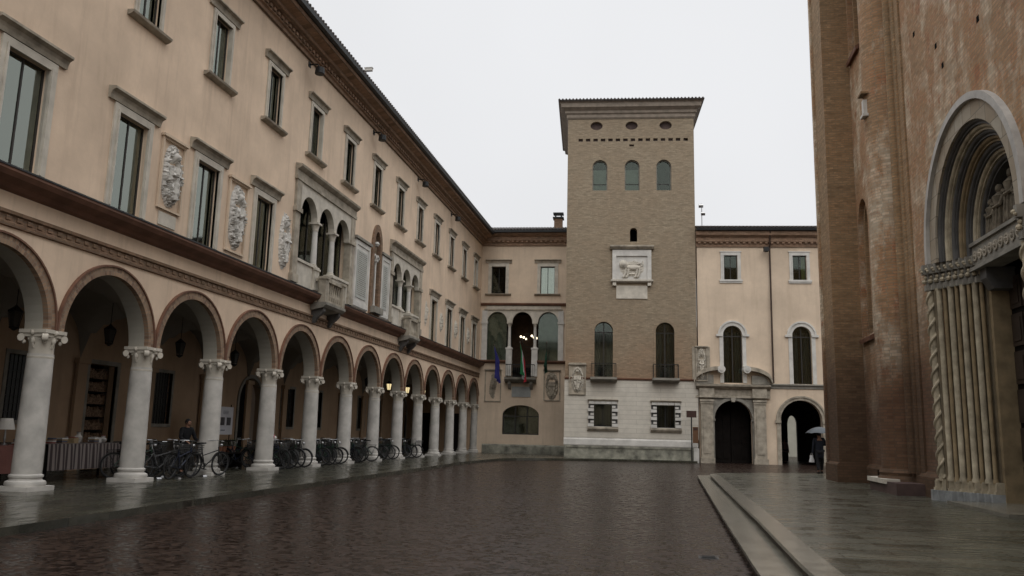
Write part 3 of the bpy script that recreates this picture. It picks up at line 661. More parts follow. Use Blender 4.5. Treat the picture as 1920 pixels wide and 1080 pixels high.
coat(Q, .49, 1.71, 3.83, 6.13, 11, 'figure', STONE_D, STONE_D, .12); coat(Q, 4.85, 6.06, 3.96, 6.16, 12, 'arms', STONE_D, STONE_D, .14)
MB().box(2.5, 3.9, -.05, .01, 4.2, 4.95).obj('plaque', plain('grey_plaque', (.28, .29, .28), .6, .1), Q)
aw = MB()
for x in (1.86, 2.74, 3.62, 4.46): aw.box(x, x+.08, .18, .26, 1.48, 3.55)
aw.box(1.86, 4.54, .19, .25, 1.47, 1.55).box(1.86, 4.54, .185, .255, 2.75, 2.83).obj('arched_window', SASH, Q)
MB().panel(archpath(1.84, 4.56, 1.46, 2.85, rise=.76), [], .3, .32).obj('pane', GLASS, Q)
MB().panel(archpath(1.84, 4.56, 1.46, 2.85, rise=.76), [], .5, .52).obj('blind', plain('brown_blind', (.07, .058, .04), .8, .3), Q)
MB().prism([(0, 0), (-.1, 0), (-.1, .66), (-.06, .74), (0, .76)], .4, 7.4).obj('plinth', PLINTH, Q)
m = MB().prism([(.2, 15.58), (-.1, 15.58), (-.12, 15.8), (-.3, 15.95), (-.32, 16.2), (-.6, 16.35), (-.64, 16.5), (.2, 16.55)], -.2, 8)
for i in range(20): m.box(.1+i*.36, .26+i*.36, -.28, -.11, 15.82, 15.94)
m.obj('eave', EAVE, Q)
MB().prism([(-.66, 16.45), (-.84, 16.47), (-.86, 16.62), (-.7, 16.64)], .3, 8).obj('gutter', LEDGE_TOP, Q)
m = MB().prism([(-.8, 16.62), (4, 17.95), (4, 17.7), (-.7, 16.52)], -1, 9)
for i in range(38): m.tube([(-.6+i*.24, -.84, 16.66), (-.6+i*.24, 4, 18.0)], .07, 6)
m.obj('roof', ROOFT, Q)
ch = MB().box(5.3, 5.95, 2.0, 2.6, 17, 18.25).obj('chimney', EAVE, Q)
MB().box(5.2, 6.05, 1.9, 2.7, 18.25, 18.36).box(5.35, 5.45, 2.05, 2.55, 18.36, 18.62).box(5.8, 5.9, 2.05, 2.55, 18.36, 18.62).box(5.22, 6.03, 1.95, 2.65, 18.62, 18.72).obj('chimney_cap', LEDGE_TOP, ch)

# ================================================================== TOWER
a2 = math.atan(.0852)
T = thing('brick_tower', 'tall square brick tower with wide eaves and a pale stone base', 'tower', (0, 54.36, 0), a2)
xa, xb = -6.14, 2.34
hol = [archpath(c-.5, c+.5, 17.83, 19.5, rise=.48) for c in (-3.95, -1.79, .32)]+[archpath(-1.94, -1.46, 14.3, 15.02, rise=.22)]
hol += [archpath(c-.6, c+.6, 5.3, 8.3, rise=.6) for c in (-3.65, .31)]
hol += [[(c+.42*math.cos(t*PI/9), 22.42+.3*math.sin(t*PI/9)) for t in range(18)] for c in (-4.2, -1.82, .47)]
hol += [rect(-5.42+i*.505, -5.42+i*.505+.3, 21.3, 21.5) for i in range(15)]+[rect(-1.98, -1.66, 20.93, 21.07)]
MB().panel([(xa, 5.2), (xa, 23.1), (xb, 23.1), (xb, 5.2)], hol, 0, .4).obj('wall', TOWERB, T)
MB().box(xa+.002, xa+.4, .4, 8.8, 5.2, 23.1).box(xb-.4, xb-.002, .4, 8.8, 5.2, 23.1).box(xa+.4, xb-.4, 8.4, 8.8, 5.2, 23.1).obj('side_wall', TOWERB, T)
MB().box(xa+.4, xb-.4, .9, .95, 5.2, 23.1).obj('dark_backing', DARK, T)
m = MB(); m.box(-5.4, 1.8, .14, .3, 21.2, 21.6); m.box(-2.1, -1.5, .16, .3, 20.8, 21.15)
for c in (-4.2, -1.82, .47): m.box(c-.5, c+.5, .22, .3, 22.0, 22.8)
m.obj('infill', plain('dark_brick_infill', (.07, .05, .045), .9, .3), T)
# eave: profile swept all round
def skirt(prof, x0, x1, y0, y1, mat, name, parent):  # prof: (overhang, z)
    vs = []; fs = []; n = len(prof)
    for o, z in prof: vs += [(x0-o, y0-o, z), (x1+o, y0-o, z), (x1+o, y1+o, z), (x0-o, y1+o, z)]
    for j in range(n-1):
        for k in range(4): fs.append((j*4+k, j*4+(k+1) % 4, (j+1)*4+(k+1) % 4, (j+1)*4+k))
    fs += [(3, 2, 1, 0), tuple((n-1)*4+k for k in range(4))]
    return MB().add(vs, fs).obj(name, mat, parent)
skirt([(.03, 22.9), (.1, 23.0), (.1, 23.2), (.2, 23.28), (.2, 23.45), (.42, 23.6), (.46, 23.62), (.5, 23.9), (.62, 23.96)], xa, xb, 0, 8.8, TOWERTOP, 'eave', T)
skirt([(.64, 23.965), (.66, 24.0), (.68, 24.08), (-3.5, 25.0)], xa, xb, 0, 8.8, ROOFT, 'roof', T)
m = MB()
for i in range(42): m.tube([(xa-.6+i*.235, -.70, 24.08), (xa-.6+i*.235, .5, 24.36)], .07, 6)
m.obj('roof_tiles', ROOFT, T)
m = MB()
for c in (-3.95, -1.79, .32): m.panel(archpath(c-.55, c+.55, 17.68, 19.5, rise=.53), [archpath(c-.44, c+.44, 17.86, 19.5, rise=.42)], .16, .24)
m.obj('window_frame', STONE_G, T)
for i, c in enumerate((-3.95, -1.79, .32)):
    w = MB().panel(archpath(c-.5, c+.5, 17.8, 19.5, rise=.48), [], .25, .27).obj('window', GLASS, T)
    if i < 2: MB().box(c-.48, c+.48, .3, .33, 17.8, 19.35).obj('blind', plain('pale_blind', (.22, .235, .22), .8, .1), w)
    m = MB().box(c-.5, c+.5, .23, .248, 18.3, 18.34).obj('glazing_bar', SASH, w)
for c in (-3.65, .31):
    w = MB().panel(archpath(c-.72, c+.72, 5.31, 8.3, rise=.73), [archpath(c-.6, c+.6, 5.3, 8.3, rise=.6)], -.03, .1).obj('tall_window', TOWERB, T)
    MB().panel(archpath(c-.6, c+.6, 5.3, 8.3, rise=.6), [], .3, .32).obj('pane', GLASS, w)
    MB().box(c-.035, c+.035, .25, .29, 5.3, 8.85).box(c-.6, c+.6, .252, .288, 8.2, 8.26).obj('sash', SASH, w)
    for a in (c-.58, c+.2): curtain(MB(), a, a+.38, .5, 5.3, 8.3).obj('curtain', CURTK, w)
    b = MB().prism([(0, 4.98), (-.4, 5.0), (-.62, 5.12), (-.62, 5.26), (0, 5.26)], c-.85, c+.85).obj('balcony', STONE_G, T)
    m = MB().box(c-.8, c+.8, -.58, -.54, 6.1, 6.15).box(c-.8, c-.77, -.54, 0, 6.1, 6.15).box(c+.77, c+.8, -.54, 0, 6.1, 6.15)
    for i in range(15): m.box(c-.8+i*.113, c-.785+i*.113, -.57, -.55, 5.26, 6.1)
    for i in range(5): m.box(c-.8, c-.785, -.5+i*.11, -.49+i*.11, 5.26, 6.1); m.box(c+.785, c+.8, -.5+i*.11, -.49+i*.11, 5.26, 6.1)
    m.obj('railing', IRON, b)
# string, stone base
MB().prism([(0, 5.12), (-.08, 5.12), (-.12, 5.2), (-.12, 5.24), (0, 5.26)], xa-.02, xb+.02).obj('string_course', LEDGE, T)
hol = [rect(c-.58, c+.58, 2.12, 3.54) for c in (-3.68, .32)]
MB().panel([(xa-.03, 1.4), (xa-.03, 5.12), (xb+.03, 5.12), (xb+.03, 1.4)], hol, -.03, .4).obj('stone_base', MARB, T)
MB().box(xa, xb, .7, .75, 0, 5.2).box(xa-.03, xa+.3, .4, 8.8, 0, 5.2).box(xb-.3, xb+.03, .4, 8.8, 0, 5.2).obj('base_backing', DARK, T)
for c in (-3.68, .32):
    m = MB()
    for i in range(6):
        z = 2.12+i*.24; p = .13 if i % 2 == 0 else .06; e = .38 if i % 2 == 0 else .22
        m.box(c-.58-e, c-.58, -.03-p, .2, z, z+(.19 if i % 2 == 0 else .13)); m.box(c+.58, c+.58+e, -.03-p, .2, z, z+(.19 if i % 2 == 0 else .13))
    MB().box(c-.93, c-.585, -.05, .15, 2.12, 3.54).obj('joint_shade_strip', SLATE, T); MB().box(c+.585, c+.93, -.05, .15, 2.12, 3.54).obj('joint_shade_strip', SLATE, T)  # dark strips paint in the shade of the deep joints
    for i in range(5): m.box(c-.9+i*.365, c-.57+i*.365, -.12, .2, 3.56, 3.72)
    w = m.obj('window', STONE_W, T)
    MB().prism([(0, 3.73), (-.14, 3.74), (-.2, 3.84), (0, 3.86)], c-.98, c+.98).obj('hood', STONE_D, w)
    MB().prism([(0, 1.82), (-.1, 1.84), (-.2, 1.98), (-.2, 2.08), (0, 2.1)], c-.98, c+.98).obj('sill', STONE_D, w)
    MB().box(c-.58, c+.58, .25, .27, 2.12, 3.54).obj('pane', GLASS, w)
    m = MB().box(c-.58, c+.58, .2, .24, 2.12, 2.18).box(c-.03, c+.03, .2, .24, 2.18, 3.54)
    for i in range(6): m.box(c-.5+i*.2, c-.485+i*.2, .1, .115, 2.12, 3.54)
    m.obj('grille', IRON, w)
MB().prism([(.1, .9), (-.06, .9), (-.09, .96), (-.09, 1.3), (-.05, 1.38), (.1, 1.399)], xa-.04, xb-.02).obj('base_moulding', STONE_W, T)
m = MB().box(xa-.02, xb-.3, -.06, .3, 0, .9)
pl = m.obj('plinth', PLINTH, T)
MB().box(xa, xb-.35, -.1, -.05, .78, .88).box(xa, xb-.35, -.1, -.05, .0, .14).box(xa, xa+.12, -.098, -.05, .14, .78).box(xb-.47, xb-.35, -.098, -.05, .14, .78).obj('plinth_frame', PLINTH, pl)
MB().box(xb-.3, xb+.03, -.09, .3, 0, .9).obj('corner_stone', STONE_W, T)
# relief plaque
pq = MB().box(-3.05, -.6, -.06, .02, 11.62, 13.74).box(-3.1, -2.84, -.16, -.05, 11.7, 13.7).box(-.81, -.55, -.16, -.05, 11.7, 13.7).box(-2.84, -.81, -.155, -.05, 13.3, 13.7).obj('lion_panel', STONE_W, T)
MB().prism([(0, 13.72), (-.2, 13.76), (-.34, 13.9), (-.34, 14.0), (0, 14.05)], -3.27, -.38).obj('hood', STONE_D, pq)
MB().prism([(0, 11.5), (-.2, 11.54), (-.26, 11.6), (-.26, 11.7), (0, 11.71)], -3.2, -.45).box(-3.08, -2.85, -.2, 0, 11.3, 11.5).box(-.8, -.57, -.2, 0, 11.3, 11.5).obj('shelf', STONE, pq)
MB().box(-2.84, -.81, -.05, .01, 10.45, 11.32).obj('inscription_slab', STONE, pq)
# lion shaped relief: body, head, legs, wing
m = relief(1.95, 1.5, .13, 21, 'other', 40, 30)
m.ball((.1, -.06, .8), .2, 10, (2.4, .6, 1)).ball((-.55, -.1, 1.02), .2, 10, (1, .7, 1)).ball((-.55, -.08, 1.02), .28, 10, (1, .4, 1))
for x in (-.4, -.2, .35, .52): m.tube([(x, -.07, .75), (x-.05, -.08, .4), (x-.1, -.08, .2), (x-.2, -.08, .17)], .07, 6)
m.tube([(.55, -.06, .85), (.75, -.06, 1.0), (.7, -.06, 1.25)], .035, 6)
for i in range(5): m.tube([(-.1+i*.07, -.1, .95), (.15+i*.12, -.1, 1.25-i*.04)], .045, 6)
m.obj('carving', STONE, pq, (-1.825, -.06, 11.72), smooth=True)
o = coat(T, -5.88, -4.8, 4.13, 6.05, 31, 'arms', STONE_D, STONE, .16); o.location.y -= .06
MB().box(-.56, .56, -.01, .1, -.08, 2.0).obj('slab', STONE_D, o)

# ================================================================== RIGHT REAR BUILDING
G = thing('gateway_building', 'peach plastered building right of the tower with a baroque portal and archway', 'building', (0, 54.5, 0), a2)
hol = [rect(4.17, 5.03, 11.79, 13.42), rect(8.57, 9.43, 11.79, 13.42), archpath(4.02, 5.22, 5.07, 8.16), archpath(8.38, 9.56, 5.07, 8.16), archpath(7.49, 10.05, -.1+.1, 2.76)]
# base cut so arches reach the ground
def wall_ground(u0, u1, ztop, doors, holes, y0, y1):
    out = [(u0, 0)]
    for d in doors: out += d
    out += [(u1, 0), (u1, ztop), (u0, ztop)]
    return MB().panel(out, holes, y0, y1)
wall_ground(2.42, 16, 14.2, [archpath(3.37, 5.72, 0, 2.78, n=20), archpath(7.49, 10.05, 0, 2.76, n=20)], hol[:4], 0, .4).obj('wall', PEACH2, G)
for u in (4.6, 9.0):
    w = window(G, u, 11.79, .87, 1.63, .21, 0, .1, sill=False, mat=STONE_W, cur='green' if u > 6 else None, rec=.14)
    MB().box(-.74, .74, -.1, .0, -.12, .0).box(-.72, .72, -.06, 0, -.22, -.12).obj('sill', STONE_W, w); MB().box(-.7, .7, -.08, 0, 1.84, 1.9).obj('lintel', STONE_W, w)
for c in (4.62, 8.97):
    w = MB().box(c-.84, c-.6, -.05, .1, 5.06, 8.16).box(c+.6, c+.84, -.05, .1, 5.06, 8.16).ring(c, 8.16, .6, .82, -.05, .1).ring(c, 8.16, .82, .93, -.1, .05).box(c-1.05, c-.62, -.12, .05, 8.06, 8.2).box(c+.62, c+1.05, -.12, .05, 8.06, 8.2).obj('arched_window', STONE_W, G)
    MB().panel(archpath(c-.6, c+.6, 5.07, 8.16), [], .25, .27).obj('pane', GLASS, w)
    MB().box(c-.035, c+.035, .2, .24, 5.07, 8.7).box(c-.6, c+.6, .202, .238, 8.05, 8.12).box(c-.6, c-.54, .2, .24, 5.07, 8.1).box(c+.54, c+.6, .2, .24, 5.07, 8.1).obj('sash', SASH, w)
    for a in (c-.55, c+.15): curtain(MB(), a, a+.4, .5, 5.1, 8.4).obj('curtain', CURTK, w)
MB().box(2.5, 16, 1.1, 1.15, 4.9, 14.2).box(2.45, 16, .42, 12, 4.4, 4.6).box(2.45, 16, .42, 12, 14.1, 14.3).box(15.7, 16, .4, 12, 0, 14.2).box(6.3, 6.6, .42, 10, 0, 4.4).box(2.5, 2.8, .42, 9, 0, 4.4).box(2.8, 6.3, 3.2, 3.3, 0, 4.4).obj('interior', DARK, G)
m = MB().prism([(.2, 13.98), (-.08, 13.98), (-.1, 14.2), (-.24, 14.3), (-.26, 14.55), (-.48, 14.7), (-.5, 14.95), (.2, 15.0)], 2.36, 16)
for i in range(38): m.box(2.5+i*.36, 2.66+i*.36, -.22, -.09, 14.18, 14.28)
m.obj('eave', EAVE, G)
MB().prism([(-.5, 14.96), (-.66, 14.98), (-.7, 15.12), (-.52, 15.14)], 2.36, 16).obj('gutter', LEDGE_TOP, G)
m = MB().prism([(-.66, 15.13), (6, 16.9), (12, 15.2), (12, 15), (6, 16.7), (-.5, 15.0)], 2.36, 16)
for i in range(57): m.tube([(2.45+i*.24, -.7, 15.17), (2.45+i*.24, 2, 15.88)], .07, 6)
m.obj('roof', ROOFT, G)
MB().tube([(7.1, -.5, 14.98), (7.1, -.14, 13.9), (7.1, -.1, 5.1)], .055, 10).obj('downpipe', plain('brown_pipe', (.05, .03, .022), .5, .2), G)
MB().prism([(0, 4.74), (-.05, 4.76), (-.05, 4.92), (-.14, 4.96), (-.14, 5.04), (0, 5.06)], 6.9, 16).obj('string_course', STONE_G, G)
# side arch surround
m = MB().box(7.24, 7.49, -.06, .1, 0, 2.62).box(10.05, 10.3, -.06, .1, 0, 2.62).ring(8.77, 2.76, 1.28, 1.46, -.05, .1).ring(8.77, 2.76, 1.46, 1.56, -.1, .05).box(7.14, 7.5, -.12, .12, 2.6, 2.76).box(10.04, 10.4, -.12, .12, 2.6, 2.76)
m.obj('archway_surround', STONE_D, G)
# passage through
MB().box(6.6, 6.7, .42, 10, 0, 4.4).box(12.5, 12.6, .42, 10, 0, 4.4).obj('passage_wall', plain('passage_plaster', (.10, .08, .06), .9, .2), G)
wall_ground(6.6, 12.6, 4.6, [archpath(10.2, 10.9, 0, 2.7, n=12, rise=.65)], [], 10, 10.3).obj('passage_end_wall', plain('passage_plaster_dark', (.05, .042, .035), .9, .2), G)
# portal
P1 = MB().box(2.45, 6.6, -.1, .02, 3.99, 4.12).obj('portal', STONE_D, G)
for a, b in ((2.5, 3.26), (5.8, 6.54)):
    MB().box(a, b, -.3, .02, .3, 3.95).box(a-.07, b+.07, -.38, .02, 0, .32).box(a-.06, b+.06, -.38, .02, 3.86, 3.98).box(a-.03, b+.03, -.34, .02, 3.72, 3.86).box(a+.14, b-.14, -.33, -.29, .6, 3.5).obj('pilaster', STONE_D, P1)
MB().panel([(3.2, 0)]+archpath(3.37, 5.72, 0, 2.78, n=20)+[(5.86, 0), (5.86, 4.1), (3.2, 4.1)], [], -.1, .02).ring(4.545, 2.78, 1.17, 1.36, -.16, -.05).box(3.2, 3.42, -.16, .02, 2.64, 2.78).box(5.66, 5.86, -.16, .02, 2.64, 2.78).obj('arch_surround', STONE_G, P1)
MB().add([(4.38, -.3, 4.12), (4.7, -.3, 4.12), (4.64, -.24, 3.85), (4.44, -.24, 3.85), (4.38, .0, 4.12), (4.7, 0, 4.12), (4.64, 0, 3.85), (4.44, 0, 3.85)], [(0, 1, 2, 3), (4, 7, 6, 5), (0, 4, 5, 1), (1, 5, 6, 2), (2, 6, 7, 3), (3, 7, 4, 0)]).obj('keystone', STONE, P1)
MB().prism([(.02, 4.1), (-.2, 4.1), (-.2, 4.22), (-.16, 4.24), (-.16, 4.62), (-.28, 4.68), (-.46, 4.82), (-.48, 4.94), (.02, 4.99)], 2.2, 6.86).box(2.42, 3.34, -.36, -.1, 4.11, 4.68).box(5.72, 6.62, -.36, -.1, 4.11, 4.68).obj('entablature', STONE_D, P1)
for s in (1, -1):
    m = MB(); cx = 4.54; prev = None
    for i in range(13):   # rising segmental pediment arms
        t = i/12; x = cx-s*(2.45-t*1.75); zc = 5.0+.86*math.sqrt(1-(1-t)**2); h = .24
        if prev: m.add([(prev[0], -.45, prev[1]), (x, -.45, zc), (x, -.45, zc+h), (prev[0], -.45, prev[1]+h), (prev[0], 0, prev[1]), (x, 0, zc), (x, 0, zc+h), (prev[0], 0, prev[1]+h)], [(0, 1, 2, 3), (4, 7, 6, 5), (0, 4, 5, 1), (2, 6, 7, 3), (3, 7, 4, 0), (1, 5, 6, 2)])
        prev = (x, zc)
    m.obj('pediment', STONE_D, P1)
for s in (1, -1): MB().add([(4.54-s*2.35, -.2, 4.99), (4.54-s*1.2, -.2, 4.99), (4.54-s*1.2, -.2, 5.55), (4.54-s*2.0, -.2, 5.5), (4.54-s*2.35, 0, 4.99), (4.54-s*1.2, 0, 4.99), (4.54-s*1.2, 0, 5.55), (4.54-s*1.8, 0, 5.35)], [(0, 1, 2, 3), (4, 7, 6, 5), (0, 4, 5, 1), (1, 5, 6, 2), (2, 6, 7, 3), (3, 7, 4, 0)]).obj('tympanum', STONE_G, P1)
for s in (1, -1): MB().tube([(4.60-s*.80, -.58, 5.9), (4.60-s*.80, .0, 5.9)], .24, 18).tube([(4.60-s*.80, -.62, 5.9), (4.60-s*.80, -.1, 5.9)], .11, 12).obj('volute', STONE_W, P1)
m = MB().box(3.4, 4.52, 1.0, 1.08, 0, 4.0).box(4.56, 5.7, 1.0, 1.08, 0, 4.0)
for x in (3.55, 4.05, 4.7, 5.2):
    for z in (.3, 1.3, 2.3): m.box(x, x+.38, .96, 1.01, z, z+.8)
m.obj('portal_door', DARKW, P1)
coat(G, 2.4, 3.15, 5.13, 7.31, 41, 'arms', STONE_D, STONE, .16).location = (2.6, -.2, 5.2)
MB().box(2.02, 3.14, -.19, -.05, 5.1, 7.35).obj('arms_slab', STONE_D, G)

# building seen through the passage
H = thing('pale_house', 'pale house front glimpsed through the dark passage arch', 'building', (10, 82, 0), a2)
MB().box(-8, 8, 0, 6, 0, 11).obj('wall', plain('pale_lime', (.42, .40, .33), .9, .1, 1), H)
m = MB()
for x in (-4.5, -1.5, 1.5, 4.5):
    for z in (4.8,): m.box(x-.5, x+.5, -.03, .1, z, z+1.6)
m.box(.3, 1.5, -.03, .1, 0, 2.2)
m.obj('window', DARK, H)
MB().prism([(-.5, 11), (3, 12.5), (6.5, 11)], -8.3, 8.3).obj('roof', ROOFT, H)

# ================================================================== CHURCH
K = thing('brick_church', 'weathered brick church front with a tall pier and splayed stone portal', 'church', (6.65, 18.8, 0), -PI/2)
ZT = 20.6
hw = 2.42
out = [(-12.1, .2)]+archpath(-2.55, 2.55, .2, 6.2, n=28)+[(12.3, .2), (12.3, ZT), (-12.1, ZT)]
hol = [archpath(-10.15, -8.85, 5.0, 8.6, rise=.95), archpath(-10.2, -8.75, 14.8, 20, rise=1.0)]
MB().panel(out, hol, 0, .9).obj('wall', CHURCHB, K)
MB().box(-12.1, -11.3, .9, 26, .2, ZT-3).box(11.5, 12.3, .9, 26, .2, ZT-3).box(-12.1, 12.3, 25.2, 26, .2, ZT-3).box(-11.3, 11.5, .9, 25.2, ZT-4, ZT-3.5).box(-11.3, 11.5, 2.2, 2.3, .2, ZT-3).obj('nave_wall', CHURCHD, K)
MB().prism([(-1.15, ZT), (-1.15, ZT+.4), (1, ZT+.6), (1, ZT)], -12.3, 12.5).obj('roof', ROOFT, K)
# corner pier with chamfer strip and base
pr = MB().box(-12.1, -10.33, -.9, .0, .9, ZT).obj('corner_pier', CHURCHD, K)
MB().box(-12.2, -10.2, -1.0, .02, .26, .82).prism([(.02, .82), (-1.0, .82), (-.93, .9), (.02, .9)], -12.2, -10.2).obj('pier_base', CHURCHD, pr)
MB().box(-12.16, -11.9, -.97, -.2, .9, ZT).obj('edge_strip', CHURCHB, pr)
# blind lancets with stepped frame and sloping sill
for z0, zs, rs in ((5.0, 8.6, .95), (14.8, 20, 1.0)):
    n1 = MB().panel(archpath(-10.12, -8.88, z0, zs, rise=rs-.03), [archpath(-9.95, -9.05, z0+.2, zs, rise=rs-.2)], .16, .3).obj('blind_lancet', CHURCHD, K)
    MB().panel(archpath(-10.1, -8.9, z0+.05, zs, rise=rs-.05), [], .38, .42).obj('infill', CHURCHD, n1)
    MB().lathe([(.05, z0+.1), (.05, zs)], -9.5, .3, 8).box(-9.53, -9.47, .25, .4, z0, zs).obj('mullion', CHURCHB, n1)
    MB().prism([(.4, z0-.02), (-.12, z0-.25), (-.14, z0-.12), (.4, z0+.2)], -10.2, -8.75).obj('sill', LEDGE, n1)
# round pier between panel and portal
rp = MB().lathe([(.68, .86), (.68, ZT)], -5.9, .02, 40).obj('round_pier', CHURCHB, K, smooth=True)
MB().lathe([(.8, .26), (.8, .62), (.74, .7), (.76, .78), (.69, .88)], -5.9, .02, 40).obj('pier_base', CHURCHD, rp, smooth=True)
MB().box(-6.85, -4.1, -.78, .0, .26, .56).obj('base_block', plain('dark_base_stone', (.07, .045, .04), .6, .3), rp)
MB().box(-6.9, -5.0, -.84, -.45, .5, .62).obj('white_base_block', STONE, rp)
m = MB().lathe([(.13, .8), (.13, ZT)], -4.93, -.12, 12).box(-5.2, -4.72, -.1, .0, .7, ZT).lathe([(.07, .8), (.07, ZT)], -4.62, -.05, 10).box(-4.55, -4.2, -.05, .0, .7, ZT)
m.obj('pier_mouldings', CHURCHD, K, smooth=True)
MB().box(-8.8, -2.9, -.1, .0, .26, .75).box(-10.3, -6.5, -.1, .0, .26, .75).prism([(0, .75), (-.1, .75), (-.02, .88), (0, .88)], -10.3, -2.9).obj('plinth', CHURCHD, K)
# marble fragment with bracket, iron hook
mf = MB().box(-5.86, -5.66, -.72, -.60, 11.05, 11.5).box(-5.92, -5.6, -.76, -.6, 10.98, 11.06).obj('marble_fragment', STONE_W, K)
MB().box(-5.95, -5.55, -.8, -.6, 11.65, 11.72).obj('hood', CHURCHD, mf)
# putlog holes and repair patches
m = MB()
for i in range(40):
    u = random.uniform(-4, 11); z = random.uniform(9.5, 19)
    if abs(u) < 3.2 and z < 10: continue
    m.box(u-.07, u+.07, -.004, .01, z, z+.14)
m.obj('putlog_hole', DARK, K)
# ---- splayed portal
PT = MB(); nord = 6; D = .125
pt = None
z_s = 6.2
hm = MB().ring(0, z_s, 2.72, 2.88, -.14, .02, n=40).box(-2.88, -2.72, -.14, .02, 5.95, z_s).box(2.72, 2.88, -.14, .02, 5.95, z_s).obj('portal', plain('hood_stone', (.40, .38, .35), .6, .2), K)
pt = hm
MB().ring(0, z_s, 2.3, 2.72, -.05, .3, n=40).box(-2.72, -2.3, -.05, .3, 5.9, z_s).box(2.3, 2.72, -.05, .3, 5.9, z_s).obj('arch_band', marble_courses('band_stone', (.40, .36, .29), (.30, .24, .17), (.2, .17, .13), .5, .5), pt)
mats = [SLATE, DPORT, SLATE, DPORT2, SLATE, DPORT, SLATE]
rad = 2.3
orders = []
for i in range(7):
    r1 = 2.32-i*.125; y0 = .02+i*.115
    orders.append((r1, y0))
    o = MB()
    o.ring(0, z_s, r1-.125, r1, y0+.06, y0+.3, n=36)
    # roll moulding
    pts = [((r1-.02)*math.cos(PI*j/36), y0+.05, z_s+(r1-.02)*math.sin(PI*j/36)) for j in range(37)]
    o.tube([(r1-.02, y0+.05, 5.9)]+pts+[(-r1+.02, y0+.05, 5.9)], .062, 10)
    o.box(-r1, -r1+.125, y0+.06, y0+.3, 5.9, z_s).box(r1-.125, r1, y0+.06, y0+.3, 5.9, z_s)
    o.obj('archivolt', mats[i], pt, smooth=True)
# jambs
for s in (-1, 1):
    j = MB()
    j.box(min(s*2.85, s*2.55), max(s*2.85, s*2.55), -.06, .1, .3, 5.3)
    for i in range(9):
        w0 = 2.62-i*.128; j.box(min(s*w0, s*(w0+.2)), max(s*w0, s*(w0+.2)), .03+i*.092, 1.0, .3, 5.5)
    j2 = MB().box(min(s*1.45, s*1.7), max(s*1.45, s*1.7), .80, 1.3, .28, 5.5)
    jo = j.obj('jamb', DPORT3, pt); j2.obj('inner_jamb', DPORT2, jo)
    for i in range(8):
        w0 = 2.56-i*.128; y = .035+i*.092; r = .066 if i % 2 == 0 else .045
        c = MB().lathe([(r*1.35, .72), (r*1.35, .78), (r, .84), (r, 5.2), (r*1.3, 5.3)], s*w0, y, 12)
        c.obj('colonnette', DPORT if i % 2 == 0 else DPORT2, jo, smooth=True)
    # twisted rope column outermost
    m = MB(); cx, cy = s*2.74, -.1
    m.lathe([(.075, .72), (.075, 5.25)], cx, cy, 12)
    for ph in (0, PI): m.tube([(cx+.085*math.cos(t*.38+ph), cy+.085*math.sin(t*.38+ph), .78+t*.045) for t in range(100)], .035, 6)
    m.obj('twisted_column', DPORT, jo, smooth=True)
    # capital band: stepped with the splay
    m = MB(); m2 = MB()
    for i in range(10):
        w0 = 2.86-i*.14; y = -.2+i*.095
        a, b = sorted((s*w0, s*(w0-.145)))
        m.box(a, b, y, y+.4, 5.28, 5.42); m.box(a, b, y+.04, y+.4, 5.42, 5.68); m.box(a, b, y-.05, y+.4, 5.68, 5.92)
        m2.ball(((a+b)/2, y-.01, 5.5), .06, 6); m2.ball(((a+b)/2, y+.02, 5.6), .05, 6); m2.ball(((a+b)/2-.04, y-.07, 5.8), .045, 6); m2.ball(((a+b)/2+.04, y-.07, 5.74), .035, 6)
    cb = m.obj('capital_band', STONE_G, jo); m2.obj('carved_leaves', DPORT, cb)
    # bases
    m = MB(); m2 = MB()
    for i in range(10):
        w0 = 2.92-i*.14; y = -.22+i*.095; a, b = sorted((s*w0, s*(w0-.145)))
        m.box(a, b, y, y+.5, .56, .72); m.box(a, b, y-.03, y+.5, .5, .56)
        m2.box(a, b, y-.1, y+.5, .26, .5)
        m.box(a, b, y+.02, y+.5, .72, .755)
    b_ = m.obj('base', DPORT, jo); m2.obj('base_block', plain('grey_marble_block', (.26, .27, .27), .45, .3, 4), b_)
# lintel, lunette group, door
li = MB().box(-1.72, 1.72, .55, .95, 5.62, 6.12).box(-1.76, 1.76, .48, .95, 5.54, 5.62).box(-1.76, 1.76, .5, .95, 6.12, 6.2).obj('lintel', STONE_G, pt)
m = MB()
for i in range(11): u = -1.5+i*.3; m.ring(u, 5.87, .07, .12, .52, .56, 0, 2*PI, 14); m.ball((u, .53, 5.87), .05, 6)
m.obj('rosette_carving', STONE_D, li)
for s in (-1, 1): MB().prism([(.6, 5.54), (.6, 5.3), (.75, 5.05), (1.2, 5.05), (1.2, 5.54)], min(s*1.46, s*1.1), max(s*1.46, s*1.1)).obj('corbel', SLATE, li)
MB().panel(archpath(-1.5, 1.5, 6.19, 6.2, rise=1.48), [], 1.15, 1.2).obj('tympanum', plain('tympanum_stone', (.07, .06, .05), .8, .3), pt)
TYMP = plain('dark_carving', (.15, .125, .09), .85, .5, 6, .4)  # dark, blotchy stone for the lunette figures
